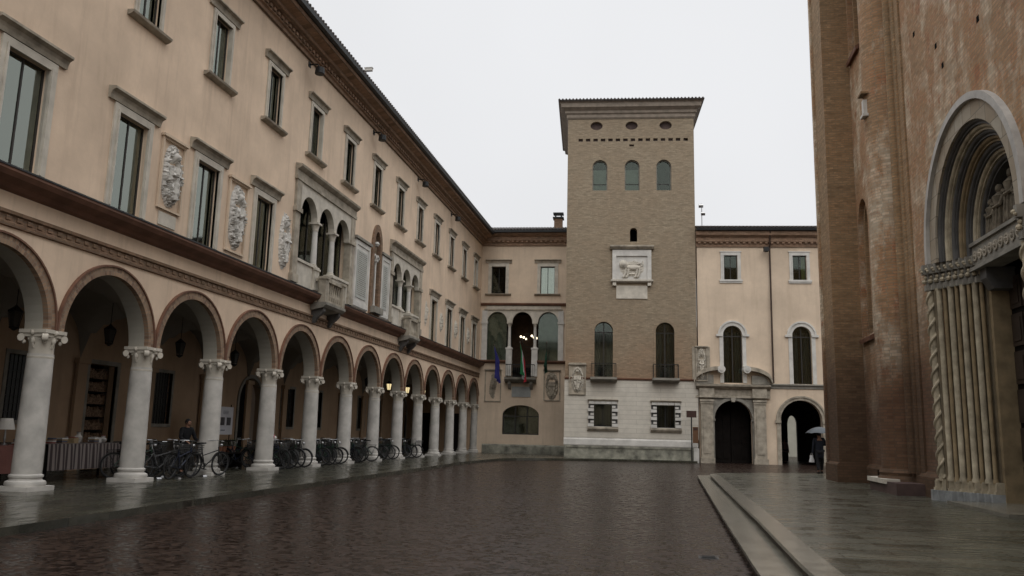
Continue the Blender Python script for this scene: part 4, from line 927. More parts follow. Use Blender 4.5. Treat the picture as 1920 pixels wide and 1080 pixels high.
def statue(u, y, z0, h, name='statue'):
    m = MB(); s = h/1.0
    m.lathe([(.16*s, 0), (.17*s, .1*s), (.13*s, .4*s), (.12*s, .6*s), (.15*s, .74*s), (.06*s, .82*s), (.05*s, .84*s)], 0, 0, 12)
    m.ball((0, 0, .91*s), .08*s, 10, (1, 1, 1.25)); m.tube([(.14*s, 0, .72*s), (.16*s, -.07*s, .55*s), (.02, -.15*s, .5*s)], .04*s, 6); m.tube([(-.14*s, 0, .72*s), (-.17*s, -.06*s, .56*s), (-.04, -.15*s, .6*s)], .04*s, 6)
    for i in range(7): a = PI+PI*i/6; m.tube([(.165*s*math.cos(a), .165*s*math.sin(a), .02), (.13*s*math.cos(a), .13*s*math.sin(a), .5*s)], .02*s, 5)
    return m.obj(name, TYMP, pt, (u, y, z0), smooth=True)
statue(0, .85, 6.3, 1.2); statue(-.55, .8, 6.2, 1.1); statue(.55, .8, 6.2, 1.1); statue(-1.05, .8, 6.2, .9); statue(1.05, .8, 6.2, .9)
dr = MB().box(-1.48, -.02, 1.2, 1.3, .28, 5.5).box(.02, 1.48, 1.2, 1.3, .28, 5.5).obj('church_door', DARKW, K)
m = MB()
for s in (-1, 1):
    for i in range(6):
        for jx in range(2):
            a = s*(.12+jx*.68); b = a+s*.58; z = .4+i*.84; m.box(min(a, b), max(a, b), 1.15, 1.2, z, z+.72); m.box(min(a, b)+.1, max(a, b)-.1, 1.13, 1.151, z+.1, z+.62)
m.obj('door_panel', plain('door_panel_wood', (.03, .02, .014), .55, .3), dr)
MB().box(-1.7, 1.7, -.35, 1.2, .262, .33).obj('threshold', KERB, K)

# ================================================================== OBJECTS ON BUILDINGS
GRP = 'floodlights under the left palace eave'
def floodlight(u, lab, p=P):
    f = thing('floodlight', lab, 'floodlight', (-13.3, u, 15.35), 0, GRP)
    MB().tube([(0, 0, .1), (.35, 0, .1), (.4, 0, .0)], .03, 6).box(-.01, .03, -.1, .1, 0, .2).obj('bracket', IRON, f)
    MB().lathe([(.06, -.02), (.17, -.06), (.19, -.3), (.17, -.32)], .45, 0, 12).obj('lamp_head', IRON, f, smooth=True)
for u, l in ((28.2, 'dark round floodlight under the eave, largest and nearest of the row'), (35.6, 'dark floodlight under the eave above the three arched loggia, second along'), (43.0, 'dark floodlight under the eave above the farther loggia, third along'), (50.6, 'small dark floodlight under the eave, farthest towards the corner')): floodlight(u, l)
rc = thing('roof_camera', 'small pale security camera on the edge of the left palace roof', 'camera', (-12.4, 31.7, 16.42))
MB().tube([(0, 0, 0), (0, 0, .35), (.12, 0, .35)], .03, 6).obj('bracket', STEEL, rc); MB().box(.02, .34, -.07, .07, .3, .42).box(.0, .36, -.085, .085, .42, .45).obj('housing', STONE_W, rc)
dc = thing('security_camera', 'small box camera on the wall beside the downpipe of the right rear building', 'camera', (6.8, 54.9, 13.6), a2)
MB().box(-.05, .05, -.2, .1, .1, .18).obj('bracket', IRON, dc); MB().box(-.15, .15, -.42, -.12, 0, .28).lathe([(.07, -.04), (.1, 0)], 0, -.27, 10).obj('housing', IRON, dc)
an = thing('antenna', 'grey roof antenna with two small drums beside the brick tower', 'antenna', (2.85, 56, 15.4), 0)
MB().tube([(0, 0, 0), (0, 0, 1.9)], .03, 6).obj('mast', STEEL, an)
MB().tube([(-.2, 0, 1.75), (.1, 0, 1.75)], .14, 10).tube([(-.05, 0, 1.2), (.22, 0, 1.2)], .14, 10).obj('drum', STEEL, an)

# hanging lanterns in the arcade
nth = ['first', 'second', 'third', 'fourth', 'fifth', 'sixth', 'seventh', 'eighth', 'ninth', 'tenth', 'eleventh', 'twelfth', 'thirteenth']
WARM = emit('warm_lamp', (1, .80, .42), .9)
FROST = plain('dark_lantern_glass', (.05, .05, .045), .3, .1)
def lantern(u, label, lit, z=4.0):
    o = thing('hanging_lantern', label, 'lantern', (-15.95, u, z), 0, 'lanterns hanging in the arcade'); o.scale = (.72, .72, .9)
    MB().tube([(0, 0, .3), (0, 0, 1.33)], .015, 6).obj('chain', IRON, o)
    m = MB().lathe([(.02, .36), (.1, .3), (.26, .2), (.26, .16)], 0, 0, 6)
    for k in range(6): q = k*PI/3; m.tube([(.25*math.cos(q), .25*math.sin(q), .18), (.15*math.cos(q), .15*math.sin(q), -.25)], .016, 4)
    m.lathe([(.16, -.25), (.17, -.29), (.03, -.36)], 0, 0, 6)
    m.obj('cage', IRON, o)
    MB().lathe([(.22, .15), (.14, -.23)], 0, 0, 6).obj('lamp_glass', WARM if lit else FROST, o)
for i in range(11):
    u = C0+CP*(i+.5)
    lantern(u, f'{"lit" if i in (8, 9, 10) else "unlit"} iron lantern hanging behind the arch between {nth[i]} and {nth[i+1]} columns', i in (8, 9, 10), 4.15)
lantern(C0-CP/2, 'dark unlit iron lantern hanging in the vault left of the nearest column', False, 4.15)

# chandelier in the rear loggia
chn = thing('chandelier', 'lit chandelier with small globes inside the middle arch of the rear loggia', 'chandelier', (-9.9, 62.3, 8.6))
MB().tube([(0, 0, .5), (0, 0, 2.0)], .02, 6).ring(0, 0, .5, .54, -.02, .02, 0, 2*PI, 20).obj('frame', IRON, chn)
m = MB(); f = MB()
for k in range(6):
    q = k*PI/3; x, y = .62*math.cos(q), .62*math.sin(q); m.ball((x, y, .15+.12*(k % 2)), .085, 8); f.tube([(0, 0, .5), (x*.6, y*.6, -.05), (x, y, .1)], .015, 5)
m.obj('globe', emit('globe_lamp', (1, .85, .6), 3), chn); f.obj('arm', IRON, chn)

# flags
def flag(name, label, u, zb, cols, tilt, L=2.3, drop=2.2):
    ox, oy = -13.3+u*math.cos(a1), 60.3+u*math.sin(a1)
    o = thing(name, label, 'flag', (ox, oy-.15, zb), 0, 'flags at the rear loggia')
    tip = Vector((tilt, -1.1, L)); MB().tube([(0, 0, 0), tuple(tip)], .028, 6).ball(tuple(tip), .06, 8).obj('pole', plain('pole_wood', (.12, .10, .08), .5, .2), o)
    n = len(cols)
    for ci, c in enumerate(cols):
        m = MB(); vs = []; fs = []; W_ = 8; H_ = 14
        for j in range(H_+1):
            for i in range(W_+1):
                s = (ci+i/W_)/n; base_ = tip*(1-.55*s); t = j/H_
                w = .16*math.sin(s*16+t*2)
                vs.append((base_.x*(1-.4*t)+.12*s+w*t*.8, base_.y+.14*math.cos(s*17)*t, base_.z-.03-drop*(1-.25*s)*t))
        for j in range(H_):
            for i in range(W_): a = j*(W_+1)+i; fs.append((a, a+1, a+W_+2, a+W_+1))
        m.add(vs, fs).obj('cloth', plain('cloth_%s_%d' % (name, ci), c, .85, .15, 3, 0), o, smooth=True)
    return o
flag('flag', 'blue flag hanging limp from a pole at the left arch of the rear loggia', 1.7, 5.9, [(.03, .03, .16)], -.35, 2.0, 2.3)
flag('flag', 'green, white and red striped flag hanging at the middle arch over the balcony', 3.6, 5.6, [(.02, .16, .06), (.42, .42, .42), (.35, .02, .03)], -.35, 2.5, 2.1)
flag('flag', 'dark green flag hanging limp from a pole at the right arch of the rear loggia', 4.9, 6.2, [(.02, .07, .045)], .3, 1.9, 1.6)

# direction sign
sg = thing('direction_sign', 'brown direction sign on a thin post beside the baroque portal', 'sign', (2.0, 53.9, 0), a2)
MB().tube([(-.1, 0, 0), (-.1, 0, 3.2)], .04, 8).obj('post', IRON, sg)
BRN = plain('brown_sign', (.13, .068, .035), .5, .15); DBR = plain('dark_brown_sign', (.055, .028, .022), .5, .15)
MB().box(-.42, .2, -.09, -.05, 2.8, 3.22).obj('sign_plate', DBR, sg)
q = MB().box(-.04, .3, -.09, -.05, 1.22, 2.22).obj('notice_board', BRN, sg); MB().box(0, .26, -.1, -.088, 2.02, 2.16).obj('heading', DBR, q)

# ---- bicycles
PAINTS = [plain('bike_black', (.015, .015, .016), .3, .1, 5, 0), plain('bike_blue', (.014, .018, .035), .3, .1, 5, 0), plain('bike_grey', (.06, .06, .06), .35, .1, 5, 0), plain('bike_green', (.02, .05, .03), .3, .1, 5, 0), plain('bike_red', (.14, .02, .02), .3, .1, 5, 0)]
CN = ['black', 'dark blue', 'grey', 'dark green', 'dark red']
tyre = MB().tube([(0.335*math.cos(i*PI/14), 0, .335*math.sin(i*PI/14)) for i in range(28)], .019, 6, closed=True).mesh('tyre', RUBBER, True)
rim = MB().tube([(0.305*math.cos(i*PI/14), 0, .305*math.sin(i*PI/14)) for i in range(28)], .012, 5, closed=True)
for i in range(20): a = i*PI/10; rim.tube([(0, .02*(-1)**i, 0), (.3*math.cos(a), 0, .3*math.sin(a))], .0035, 3)
rim.tube([(0, -.045, 0), (0, .045, 0)], .018, 8)
rim = rim.mesh('wheel', RIM)
fend = MB().ring(0, 0, .362, .37, -.028, .028, .1, PI*.9, 16).mesh('mudguard', IRON)
frames = {}
def bike(x, y, z, rz, ci, label, group, lean=0, basket=False):
    o = thing('bicycle', label, 'bicycle', (x, y, z), rz, group); o.rotation_euler[0] = lean
    mat = PAINTS[ci]
    def fm():
        m = MB(); bb = (-.08, 0, .29); st = (-.26, 0, .82); hd = (.40, 0, .86); hb = (.44, 0, .66); rw = (-.54, 0, .355)
        m.tube([bb, st], .017, 8).tube([bb, hb], .02, 8).tube([(-.2, 0, .6), (.42, 0, .76)], .016, 8).tube([hb, hd], .02, 8)
        for s in (-.05, .05): m.tube([bb, (rw[0], s, rw[2])], .011, 6).tube([(-.22, s*.3, .7), (rw[0], s, rw[2])], .009, 6)
        return m.mesh('frame', mat)
    place(cached(('bk', ci), fm), 'frame', o)
    for wx in (-.54, .54):
        w = place(rim, 'wheel', o, (wx, 0, .355)); place(tyre, 'tyre', w); place(fend, 'mudguard', w)
    place(cached('bkf', lambda: MB().tube([(.44, 0, .66), (.45, .05, .6), (.54, .05, .355)], .013, 6).tube([(.44, 0, .66), (.45, -.05, .6), (.54, -.05, .355)], .013, 6).mesh('fork', IRON)), 'fork', o)
    place(cached('bkh', lambda: MB().tube([(.40, 0, .85), (.385, 0, 1.02)], .013, 6).tube([(.2, -.27, 1.03), (.34, -.24, 1.03), (.42, -.1, 1.04), (.42, .1, 1.04), (.34, .24, 1.03), (.2, .27, 1.03)], .011, 6).ball((.5, 0, .9), .05, 8).mesh('handlebar', STEEL)), 'handlebar', o)
    place(cached('bks', lambda: MB().tube([(-.26, 0, .8), (-.28, 0, .94)], .012, 6).prism([(-.08, 0), (-.05, .04), (.05, .04), (.08, 0), (0, -.02)], -.14, .0).mesh('seat_post', STEEL)), 'seat_post', o).hide_render = False
    place(cached('bkd', lambda: MB().add([(-.42, -.09, .93), (-.42, .09, .93), (-.3, .09, .94), (-.12, .02, .95), (-.12, -.02, .95), (-.3, -.09, .94), (-.42, -.08, .98), (-.42, .08, .98), (-.3, .07, .985), (-.12, .015, .985), (-.12, -.015, .985), (-.3, -.07, .985)], [(0, 1, 2, 3, 4, 5), (6, 7, 8, 9, 10, 11), (0, 1, 7, 6), (1, 2, 8, 7), (2, 3, 9, 8), (3, 4, 10, 9), (4, 5, 11, 10), (5, 0, 6, 11)]).mesh('saddle', RUBBER)), 'saddle', o)
    place(cached('bkc', lambda: MB().ring(-.08, .29, .06, .09, .05, .06, 0, 2*PI, 14).tube([(-.08, .07, .29), (.04, .09, .2)], .01, 5).tube([(-.08, -.07, .29), (-.2, -.09, .38)], .01, 5).box(.01, .09, .07, .15, .185, .21).box(-.24, -.16, -.15, -.07, .365, .39).mesh('crank', IRON)), 'crank', o)
    place(cached('bkr', lambda: MB().box(-.75, -.38, -.06, .06, .76, .775).tube([(-.7, .05, .76), (-.54, .06, .36)], .006, 4).tube([(-.7, -.05, .76), (-.54, -.06, .36)], .006, 4).mesh('luggage_rack', IRON)), 'luggage_rack', o)
    if basket:
        def bkm():
            m = MB()
            for j in range(5): z = .68+j*.06; w = .12+j*.012; m.box(.5, .5+w*2, -.16, -.155, z, z+.012).box(.5, .5+w*2, .155, .16, z, z+.012).box(.5, .505, -.155, .155, z, z+.012).box(.49+w*2, .5+w*2, -.155, .155, z, z+.012)
            for j in range(8): x = .5+j*.035; m.box(x, x+.006, -.164, -.158, .68, .94).box(x, x+.006, .158, .164, .68, .94)
            m.box(.5, .74, -.155, .155, .675, .683)
            return m.mesh('basket', plain('wire_basket', (.06, .06, .06), .5, .1, 5, 0, .3))
        place(cached('bkb', bkm), 'basket', o)
    return o
rb = random.Random(3)
BG = 'bicycles parked between the arcade columns'
between = {1: 5, 3: 5, 4: 4, 5: 4, 6: 4, 7: 3}
order = ['first', 'second', 'third', 'fourth', 'fifth']
for kbay, n in between.items():
    ua = C0+CP*kbay+.55; ub = C0+CP*(kbay+1)-.55
    for i in range(n):
        if kbay == 1: continue
        y = ua+(ub-ua)*(i+.5)/n; ci = rb.randrange(4); x = -13.9+rb.uniform(-.15, .15); bsk = rb.random() < .4
        bike(x, y, .12, rb.uniform(-.25, .25)+(PI if rb.random() < .4 else 0), ci, f'{CN[ci]} {"basket " if bsk else ""}bicycle parked {order[i]} from left between {nth[kbay]} and {nth[kbay+1]} columns', BG, rb.uniform(-.12, .12), bsk)
for kbay in (3, 4, 5, 6, 7):
    for i in range(3):
        ci = rb.choice((0, 0, 1, 3)); bike(-14.95+rb.uniform(-.15, .15), C0+CP*kbay+.8+i*.95+rb.uniform(-.1, .1), .12, rb.uniform(-.5, .5)+(PI if i == 1 else 0), ci, f'{CN[ci]} bicycle {order[i]} in the row behind, between {nth[kbay]} and {nth[kbay+1]} columns', BG, rb.uniform(-.15, .15), i == 0)
# near group between second and third columns, lying more along the arcade
near = [(-13.25, 23.05, 1.30, 0, 'black bicycle with its front wheel standing before the third column from the left', .05, False),
        (-13.55, 21.25, 1.15, 2, 'grey bicycle with front basket leaning just right of the second column from the left', -.1, True),
        (-14.0, 22.1, 1.35, 0, 'black bicycle in the middle of the cluster in front of the person in black', .1, False),
        (-14.15, 20.95, .9, 3, 'dark green bicycle at the back of the cluster behind the second column', -.08, False),
        (-13.2, 21.6, 1.6, 1, 'dark blue bicycle in front of the cluster between second and third columns', .08, True),
        (-14.7, 21.9, 1.25, 0, 'black bicycle farthest inside the arcade in the cluster by the person', .04, True)]
for x, y, rz, ci, lab, ln, bk in near: bike(x, y, .12, rz, ci, lab, BG, ln, bk)
hel = thing('red_bag', 'small red and white bag on a bicycle right of the fourth column', 'bag', (-14.0, 28.6, 1.08))
MB().ball((0, 0, .16), .17, 12, (1, 1.1, .9)).obj('bag_body', plain('red_cloth', (.28, .03, .05), .7, .2), hel, smooth=True); MB().ball((.13, .08, .12), .09, 8).obj('white_patch', STONE_W, hel, smooth=True); MB().tube([(0, -.1, .28), (0, -.05, .4), (0, .05, .4), (0, .1, .28)], .012, 6).obj('handle', RUBBER, hel)

# ---- stalls
def stripe_mat():
    m, nt, b = newmat('striped_cloth'); v = objvec(nt)
    w = N(nt, 'ShaderNodeTexWave', wave_type='BANDS', bands_direction='X'); w.inputs['Scale'].default_value = 2.2; nt.links.new(v, w.inputs['Vector'])
    nt.links.new(ramp(nt, w.outputs['Color'], .45, (.15, .125, .115), .55, (.03, .02, .02)), b.inputs['Base Color']); b.inputs['Roughness'].default_value = .9; return m
def table(name, label, cx, cy, rz, L, D_, clothmat, h=.92):
    o = thing(name, label, 'stall', (cx, cy, .12), rz, 'market tables under the arcade')
    m = MB().box(-L/2, L/2, -D_/2, D_/2, h-.03, h)
    m.obj('tabletop', DARKW, o)
    for sx in (-1, 1):
        for sy in (-1, 1): MB().box(sx*(L/2-.06)-.025, sx*(L/2-.06)+.025, sy*(D_/2-.06)-.025, sy*(D_/2-.06)+.025, 0, h-.03).obj('leg', DARKW, o)
    vs = []; fs = []; n = 60
    for i in range(n+1):
        x = -L/2-.02+(L+.04)*i/n; w = .03*math.sin(i*1.1)
        vs += [(x, D_/2, h+.012), (x, -D_/2-.02, h+.012), (x, -D_/2-.03+w*.4, h-.1), (x, -D_/2-.06+w, .28)]
    for i in range(n):
        for k in range(3): fs.append((i*4+k, (i+1)*4+k, (i+1)*4+k+1, i*4+k+1))
    MB().add(vs, fs).obj('cloth', clothmat, o, smooth=True)
    return o
t1 = table('market_table', 'market table with a striped hanging cloth between the first and second columns', -15.4, 20.15, PI/2, 3.2, .9, stripe_mat())
t2 = table('market_table', 'market table with a dull red cloth behind the nearest column at the left edge', -15.3, 16.3, PI/2, 3.4, .9, plain('red_cloth_table', (.13, .055, .045), .9, .2, 2, 0), .9)
GOODS = [plain('goods_%d' % i, c, .7, .3, 6, 0) for i, c in enumerate([(.35, .33, .3), (.12, .08, .06), (.05, .06, .09), (.22, .16, .09), (.45, .44, .42), (.16, .04, .03)])]
rg = random.Random(11); gl = ['grey', 'brown', 'dark blue', 'tan', 'white', 'dark red']
def goods(cx, cy, z, n, where, L):
    for i in range(n):
        y = cy-L/2+L*(i+.5)/n+rg.uniform(-.04, .04); x = cx+rg.uniform(-.3, .3); c = rg.randrange(6); kd = rg.randrange(3); mt = GOODS[c]
        nm, cat = (('box_of_books', 'box'), ('vase', 'vase'), ('stack_of_books', 'books'))[kd]
        lab = f'{gl[c]} {("open box of old books", "small round vase", "low stack of books")[kd]} {order2[i]} from the left on the {where}'
        o = thing(nm, lab, cat, (x, y, z), rg.uniform(-.3, .3), 'goods laid out on the '+where)
        if kd == 0:
            MB().box(-.14, .14, -.1, -.09, 0, .14).box(-.14, .14, .09, .1, 0, .14).box(-.14, -.13, -.09, .09, 0, .14).box(.13, .14, -.09, .09, 0, .14).box(-.13, .13, -.09, .09, 0, .01).obj('box', mt, o)
            m = MB()
            for k2 in range(6): m.box(-.12+k2*.042, -.085+k2*.042, -.08, .08, .01, .12+.05*rg.random())
            m.obj('book', GOODS[(c+2) % 6], o)
        elif kd == 1:
            hh = rg.uniform(.18, .32); MB().lathe([(.05, 0), (.09, hh*.3), (.1, hh*.55), (.045, hh*.8), (.06, hh)], 0, 0, 14).obj('body', mt, o, smooth=True)
            MB().lathe([(.06, hh), (.066, hh+.01), (.06, hh+.02), (.045, hh+.01)], 0, 0, 14).obj('rim', GOODS[(c+1) % 6], o)
        else:
            for k2 in range(4): MB().box(-.11+rg.uniform(-.02, .02), .1, -.08, .075+rg.uniform(-.01, .02), k2*.035, k2*.035+.032).obj('book', GOODS[(c+k2) % 6], o)
order2 = ['first', 'second', 'third', 'fourth', 'fifth', 'sixth', 'seventh', 'eighth', 'ninth', 'tenth', 'eleventh']
goods(-15.4, 20.15, 1.055, 9, 'striped cloth table', 2.9)
goods(-15.3, 16.3, 1.035, 8, 'red cloth table', 3.0)
lp = thing('table_lamp', 'pale shaded table lamp on the red cloth table at the left edge', 'lamp', (-15.2, 17.4, 1.035))
MB().lathe([(.08, 0), (.08, .02), (.02, .05), (.03, .15), (.015, .38)], 0, 0, 12).obj('base', STEEL, lp); MB().lathe([(.2, .36), (.13, .62)], 0, 0, 16).obj('lamp_shade', STONE_W, lp, smooth=True)
# poster easel
es = thing('notice_board', 'white notice board with two dark pictures right of the third column', 'notice board', (-16.5, 29.8, .12), PI/2)
b = MB().box(-.56, .56, -.02, .02, 1.15, 2.2).obj('board', plain('white_paper', (.52, .52, .55), .7, .05), es)
MB().box(-.4, -.06, -.026, -.019, 1.5, 1.8).box(.1, .4, -.026, -.019, 1.5, 1.8).obj('picture', plain('photo_dark', (.05, .05, .055), .5, .6, 9, 0), b)
m = MB()
for j in range(3): m.box(-.2, .2, -.026, -.019, 1.93+j*.05, 1.945+j*.05)
m.box(-.3, .0, -.026, -.019, 1.3, 1.33)
m.obj('text_line', GOODS[2], b)
m = MB().tube([(-.5, .05, 0), (-.45, .03, 2.3)], .02, 6).tube([(.5, .05, 0), (.45, .03, 2.3)], .02, 6).tube([(0, .5, 0), (0, .04, 2.2)], .02, 6).box(-.5, .5, .02, .06, .9, .94).obj('easel', DARKW, es)
pt_ = thing('planter', 'low table of plants and pots between the third and fourth columns', 'planter', (-15.5, 27.9, .12), PI/2)
MB().box(-1.0, 1.0, -.4, .4, .5, .55).obj('tabletop', DARKW, pt_)
for x in (-.95, .88): MB().box(x, x+.07, -.35, .35, 0, .5).obj('leg', DARKW, pt_)
m = MB(); lf = MB()
for i in range(6):
    x = -.8+i*.32; m.lathe([(.08, .55), (.12, .75), (.1, .75), (.07, .6)], x, 0, 10)
    for j in range(26):
        a = random.uniform(0, 6.28); rr = random.uniform(.02, .2); z = .76+random.uniform(0, .25); c = Vector((x+rr*math.cos(a), rr*math.sin(a), z)); d = Vector((math.cos(a), math.sin(a), random.uniform(-.3, .6)))*.09; s_ = Vector((-d.y, d.x, 0))*.35
        lf.add([c, c+d*.5+s_, c+d, c+d*.5-s_], [(0, 1, 2, 3)])
m.obj('pot', plain('clay_pot', (.22, .10, .06), .8, .2), pt_); lf.obj('foliage', plain('leaf_green', (.06, .075, .025), .7, .4, 9, 0), pt_)

# ---- people
def skinmesh(name, verts, edges, radii, mat, parent, root=0, sub=2):
    me = bpy.data.meshes.new(name); me.from_pydata(verts, edges, []); o = bpy.data.objects.new(name, me); COL.objects.link(o)
    sm = o.modifiers.new('s', 'SKIN'); sm.use_smooth_shade = True
    for i, r in enumerate(radii):
        r = r if isinstance(r, tuple) else (r, r)
        me.skin_vertices[0].data[i].radius = r; me.skin_vertices[0].data[i].use_root = (i == root)
    ss = o.modifiers.new('b', 'SUBSURF'); ss.levels = sub; ss.render_levels = sub
    dg = bpy.context.evaluated_depsgraph_get(); dg.update()
    nm = bpy.data.meshes.new_from_object(o.evaluated_get(dg)); nm.name = name
    bpy.data.objects.remove(o); nm.materials.clear(); nm.materials.append(mat)
    return place(nm, name, parent)
SKIN = plain('skin', (.28, .15, .10), .6, .1, 5, 0); HAIR = plain('hair', (.03, .02, .015), .7, .3, 20, 0)
CB = plain('black_coat', (.010, .010, .012), .85, .2, 5, .1); CN_ = plain('navy_coat', (.012, .014, .022), .85, .2, 5, .1); TR = plain('dark_trousers', (.014, .014, .016), .9, .2, 5, 0); SHOE = plain('shoes', (.012, .01, .01), .5, .2, 5, 0)
def person(label, loc, rz, h, lhand, rhand, stride=.12, coat=CB, hat=None, lean=0.0, group=None, long=False):
    """figure faces -y; lhand/rhand are local hand positions for a 1.72 m person"""
    root = thing('person', label, 'person', loc, rz, group); s = h/1.72; root.scale = (s, s, s)
    V = Vector
    pel = V((0, 0, .93)); ches = V((0, -lean*.5, 1.28)); nk = V((0, -lean, 1.46)); hd = V((0, -lean-.02, 1.58)); top = V((0, -lean-.01, 1.66))
    legs = {}
    for sd, st in ((-1, stride), (1, -stride)):
        legs[sd] = [V((sd*.10, 0, .88)), V((sd*.11, -st*.45-.02, .49)), V((sd*.11, st*.9 if st < 0 else -st*.9, .09)), V((sd*.12, (-st*.9 if st > 0 else st*.9*1)-.15, .04))]
        legs[sd][2] = V((sd*.11, -st, .09)); legs[sd][3] = V((sd*.12, -st-.16, .035))
    arms = {}
    for sd, hp in ((-1, V(lhand)), (1, V(rhand))):
        sh = V((sd*.19, -lean*.9, 1.40)); mid = (sh+hp)/2; dd = (hp-sh); L = dd.length; off = math.sqrt(max(.0, .29**2-(L/2)**2)) if L < .58 else .01
        el = mid+V((sd*.5, .6, -.6)).normalized()*off
        arms[sd] = (sh, el, hp)
    vs = [pel, (pel+ches)/2, ches, nk, hd, top]; rd = [(.15, .11), (.135, .10), (.165, .11), .055, (.078, .095), (.06, .075)]; ed = [(0, 1), (1, 2), (2, 3), (3, 4), (4, 5)]
    for sd in (-1, 1):
        b = len(vs); a, k_, an_, to = legs[sd]; vs += [a, k_, an_, to]; rd += [.085, .055, .038, .032]; ed += [(0, b), (b, b+1), (b+1, b+2), (b+2, b+3)]
    for sd in (-1, 1):
        b = len(vs); sh, el, hp = arms[sd]; d = (hp-el).normalized(); palm = hp+d*.06
        vs += [sh, el, hp, palm]; rd += [.052, .04, .026, (.034, .018)]; ed += [(2, b), (b, b+1), (b+1, b+2), (b+2, b+3)]
        side = d.cross(V((0, 0, 1))).normalized() if abs(d.z) < .95 else V((0, 1, 0)); curl = side.cross(d).normalized()
        for i, ln in enumerate((.07, .08, .075, .06)):
            o_ = side*(-.024+.016*i); c = len(vs); vs += [palm+o_+d*.03, palm+o_+d*(.03+ln*.5)-curl*.01, palm+o_+d*(.03+ln*.8)-curl*.035]; rd += [.009, .0085, .007]; ed += [(b+3, c), (c, c+1), (c+1, c+2)]
        c = len(vs); vs += [hp+d*.03+side*-.035, hp+d*.07+side*-.055-curl*.015]; rd += [.01, .008]; ed += [(b+2, c), (c, c+1)]
    skinmesh('body', [tuple(v) for v in vs], ed, rd, SKIN, root)
    # coat (torso, sleeves, skirt) and trousers
    vs = [pel-V((0, 0, .08 if not long else .35)), pel, (pel+ches)/2, ches, nk-V((0, 0, .03))]; rd = [(.19, .15), (.18, .14), (.165, .13), (.2, .135), (.075, .075)]; ed = [(0, 1), (1, 2), (2, 3), (3, 4)]
    for sd in (-1, 1):
        b = len(vs); sh, el, hp = arms[sd]; vs += [sh, el, hp]; rd += [.078, .06, .047]; ed += [(3, b), (b, b+1), (b+1, b+2)]
    skinmesh('coat', [tuple(v) for v in vs], ed, rd, coat, root, 1)
    vs = [pel]; rd = [(.165, .12)]; ed = []
    for sd in (-1, 1):
        b = len(vs); a, k_, an_, to = legs[sd]; vs += [a, k_, an_+V((0, 0, .02))]; rd += [.1, .075, .06]; ed += [(0, b), (b, b+1), (b+1, b+2)]
    skinmesh('trousers', [tuple(v) for v in vs], ed, rd, TR, root)
    for sd in (-1, 1):
        a, k_, an_, to = legs[sd]; m = MB().tube([tuple(an_+V((0, .05, -.04))), tuple(an_+V((0, -.03, -.04))), tuple(to)], .045, 8); m.box(an_.x-.04, an_.x+.04, to.y-.03, an_.y+.08, 0, .02); m.obj('shoe', SHOE, root, smooth=True)
    # head: face features and hair
    hc = V((0, -lean-.02, 1.60))
    MB().ball(tuple(hc+V((0, .015, .025))), .102, 14, (.9, 1.06, 1.08)).obj('hair' if not hat else 'cap', hat or HAIR, root, smooth=True)
    f = MB().ball(tuple(hc+V((0, -.045, -.01))), .07, 12, (.95, .95, 1.3)).tube([tuple(hc+V((0, -.105, .02))), tuple(hc+V((0, -.132, -.015)))], .012, 6)
    for sd in (-1, 1): f.ball(tuple(hc+V((sd*.082, .0, -.01))), .02, 6, (.5, 1, 1.5))
    f.obj('face', SKIN, root, smooth=True)
    e = MB()
    for sd in (-1, 1): e.ball(tuple(hc+V((sd*.028, -.104, .01))), .009, 6)
    e.box(hc.x-.022, hc.x+.022, hc.y-.112, hc.y-.104, hc.z-.056, hc.z-.05); e.obj('features', plain('dark_features', (.03, .015, .012), .5, .1, 5, 0), root)
    return root
person('person in a black jacket bending over the bicycles between second and third columns', (-14.45, 23.75, .12), PI*.38, 1.66, (-.22, -.42, 1.02), (.2, -.42, 1.02), .1, CB, plain('dark_cap', (.015, .012, .012), .9, .1, 5, 0), .10)
person('person in dark clothes under an umbrella walking by the church corner', (6.35, 36.0, .26), PI*1.02, 1.68, (-.1, -.24, 1.22), (.28, -.05, .72), .2, CN_, plain('hood_cloth', (.02, .02, .025), .9, .1, 5, 0), 0, None, True)
person('small person in a pinkish coat seen in the dark passage beyond the archway', (8.35, 60.2, 0), PI*.1, 1.65, (-.26, -.05, .8), (.26, -.08, .8), .12, plain('pink_coat', (.20, .14, .14), .9, .1, 5, 0), None, 0)
um = thing('umbrella', 'open grey umbrella held by the dark clad person at the church corner', 'umbrella', (6.42, 36.22, 1.15))
MB().tube([(0, 0, 0), (0, 0, 1.02)], .012, 6).tube([(0, 0, 0), (.0, .03, -.06), (0, .07, -.05), (0, .08, 0)], .014, 6).obj('shaft', IRON, um)
vs = []; fs = []; n = 8; R_ = 6
for j in range(R_+1):
    for i in range(n*4):
        t = j/R_; a = 2*PI*i/(n*4); rr = .56*t*(1-.05*abs(math.sin(a*n/2))*t); vs.append((rr*math.cos(a), rr*math.sin(a), .98-.27*t*t+.03*abs(math.sin(a*n/2))*t*t))
for j in range(R_):
    for i in range(n*4): fs.append((j*n*4+i, j*n*4+(i+1) % (n*4), (j+1)*n*4+(i+1) % (n*4), (j+1)*n*4+i))
MB().add(vs, fs).obj('canopy', plain('umbrella_cloth', (.06, .07, .08), .45, .1, 5, 0), um, smooth=True)
m = MB()
for i in range(8): a = i*PI/4; m.tube([(0, 0, .96), (.3*math.cos(a), .3*math.sin(a), .89), (.55*math.cos(a), .55*math.sin(a), .70)], .005, 4)
m.obj('rib', STEEL, um)
bgp_s = .78
bgp = thing('carrier_bag', 'white plastic carrier bag held low by the person with the umbrella', 'bag', (6.03, 35.95, .62))
vs = []; fs = []
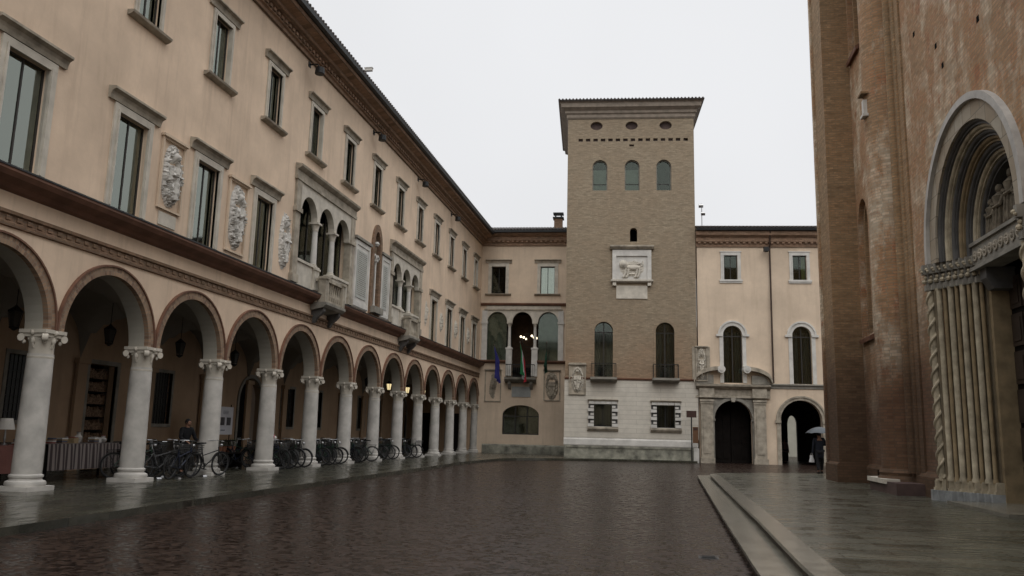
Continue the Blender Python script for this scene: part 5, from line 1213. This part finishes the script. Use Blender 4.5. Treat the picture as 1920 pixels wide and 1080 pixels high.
for j in range(7):
    for i in range(12): a = 2*PI*i/12; t = j/6; w = (.13-.05*t)*(1+.15*math.sin(i*2.3+j)); vs.append((w*math.cos(a), .6*w*math.sin(a), .36*t))
for j in range(6):
    for i in range(12): fs.append((j*12+i, j*12+(i+1) % 12, (j+1)*12+(i+1) % 12, (j+1)*12+i))
fs.append(tuple(range(12)))
MB().add(vs, fs).obj('bag_body', plain('white_plastic', (.6, .6, .6), .4, .05, 5, 0), bgp, smooth=True); MB().tube([(-.05, 0, .34), (-.03, 0, .47), (.03, 0, .47), (.05, 0, .34)], .01, 5).obj('handle', STONE_W, bgp)

dcov = thing('drain_cover', 'small dark drain cover set in the cobbles left of the lower step', 'drain cover', (.55, 11.6, 0))
m = MB().box(-.2, .2, -.2, .2, .0, .012)
for i in range(6): m.box(-.16, .16, -.165+i*.06, -.135+i*.06, .012, .02)
m.obj('grating', IRON, dcov); MB().box(-.24, .24, -.24, .24, -.01, .006).obj('frame', SLATE, dcov)

bgp.scale = (bgp_s, bgp_s, bgp_s); bgp.location.z = .70

OP = thing('opposite_house', 'long plain peach house closing the square behind the viewer', 'building', (1, -26, 0), PI)
m = MB()
hol = [rect(-14+i*3.6-.55, -14+i*3.6+.55, z, z+1.9) for i in range(9) for z in (1.4, 6, 10.5)]
m.panel(rect(-17, 19, 0, 16.5), hol, 0, .4).obj('wall', PEACH2, OP)
MB().box(-17, 19, .9, 9, .0, 16.4).obj('core', DARK, OP)
MB().prism([(-.9, 16.5), (5, 18.5), (10, 16.5)], -17.3, 19.3).obj('roof', ROOFT, OP)
for i in range(9):
    for z in (1.4, 6, 10.5):
        u = -14+i*3.6
        place(cached('opw', lambda: MB().box(-.7, -.55, -.05, .1, -.1, 2.05).box(.55, .7, -.05, .1, -.1, 2.05).box(-.55, .55, -.048, .1, 1.9, 2.05).box(-.55, .55, -.1, .1, -.1, 0).mesh('window', STONE)), 'window', OP, (u, 0, z))

dcov.scale = (.55, .55, 1); dcov.location = (.62, 11.9, 0)
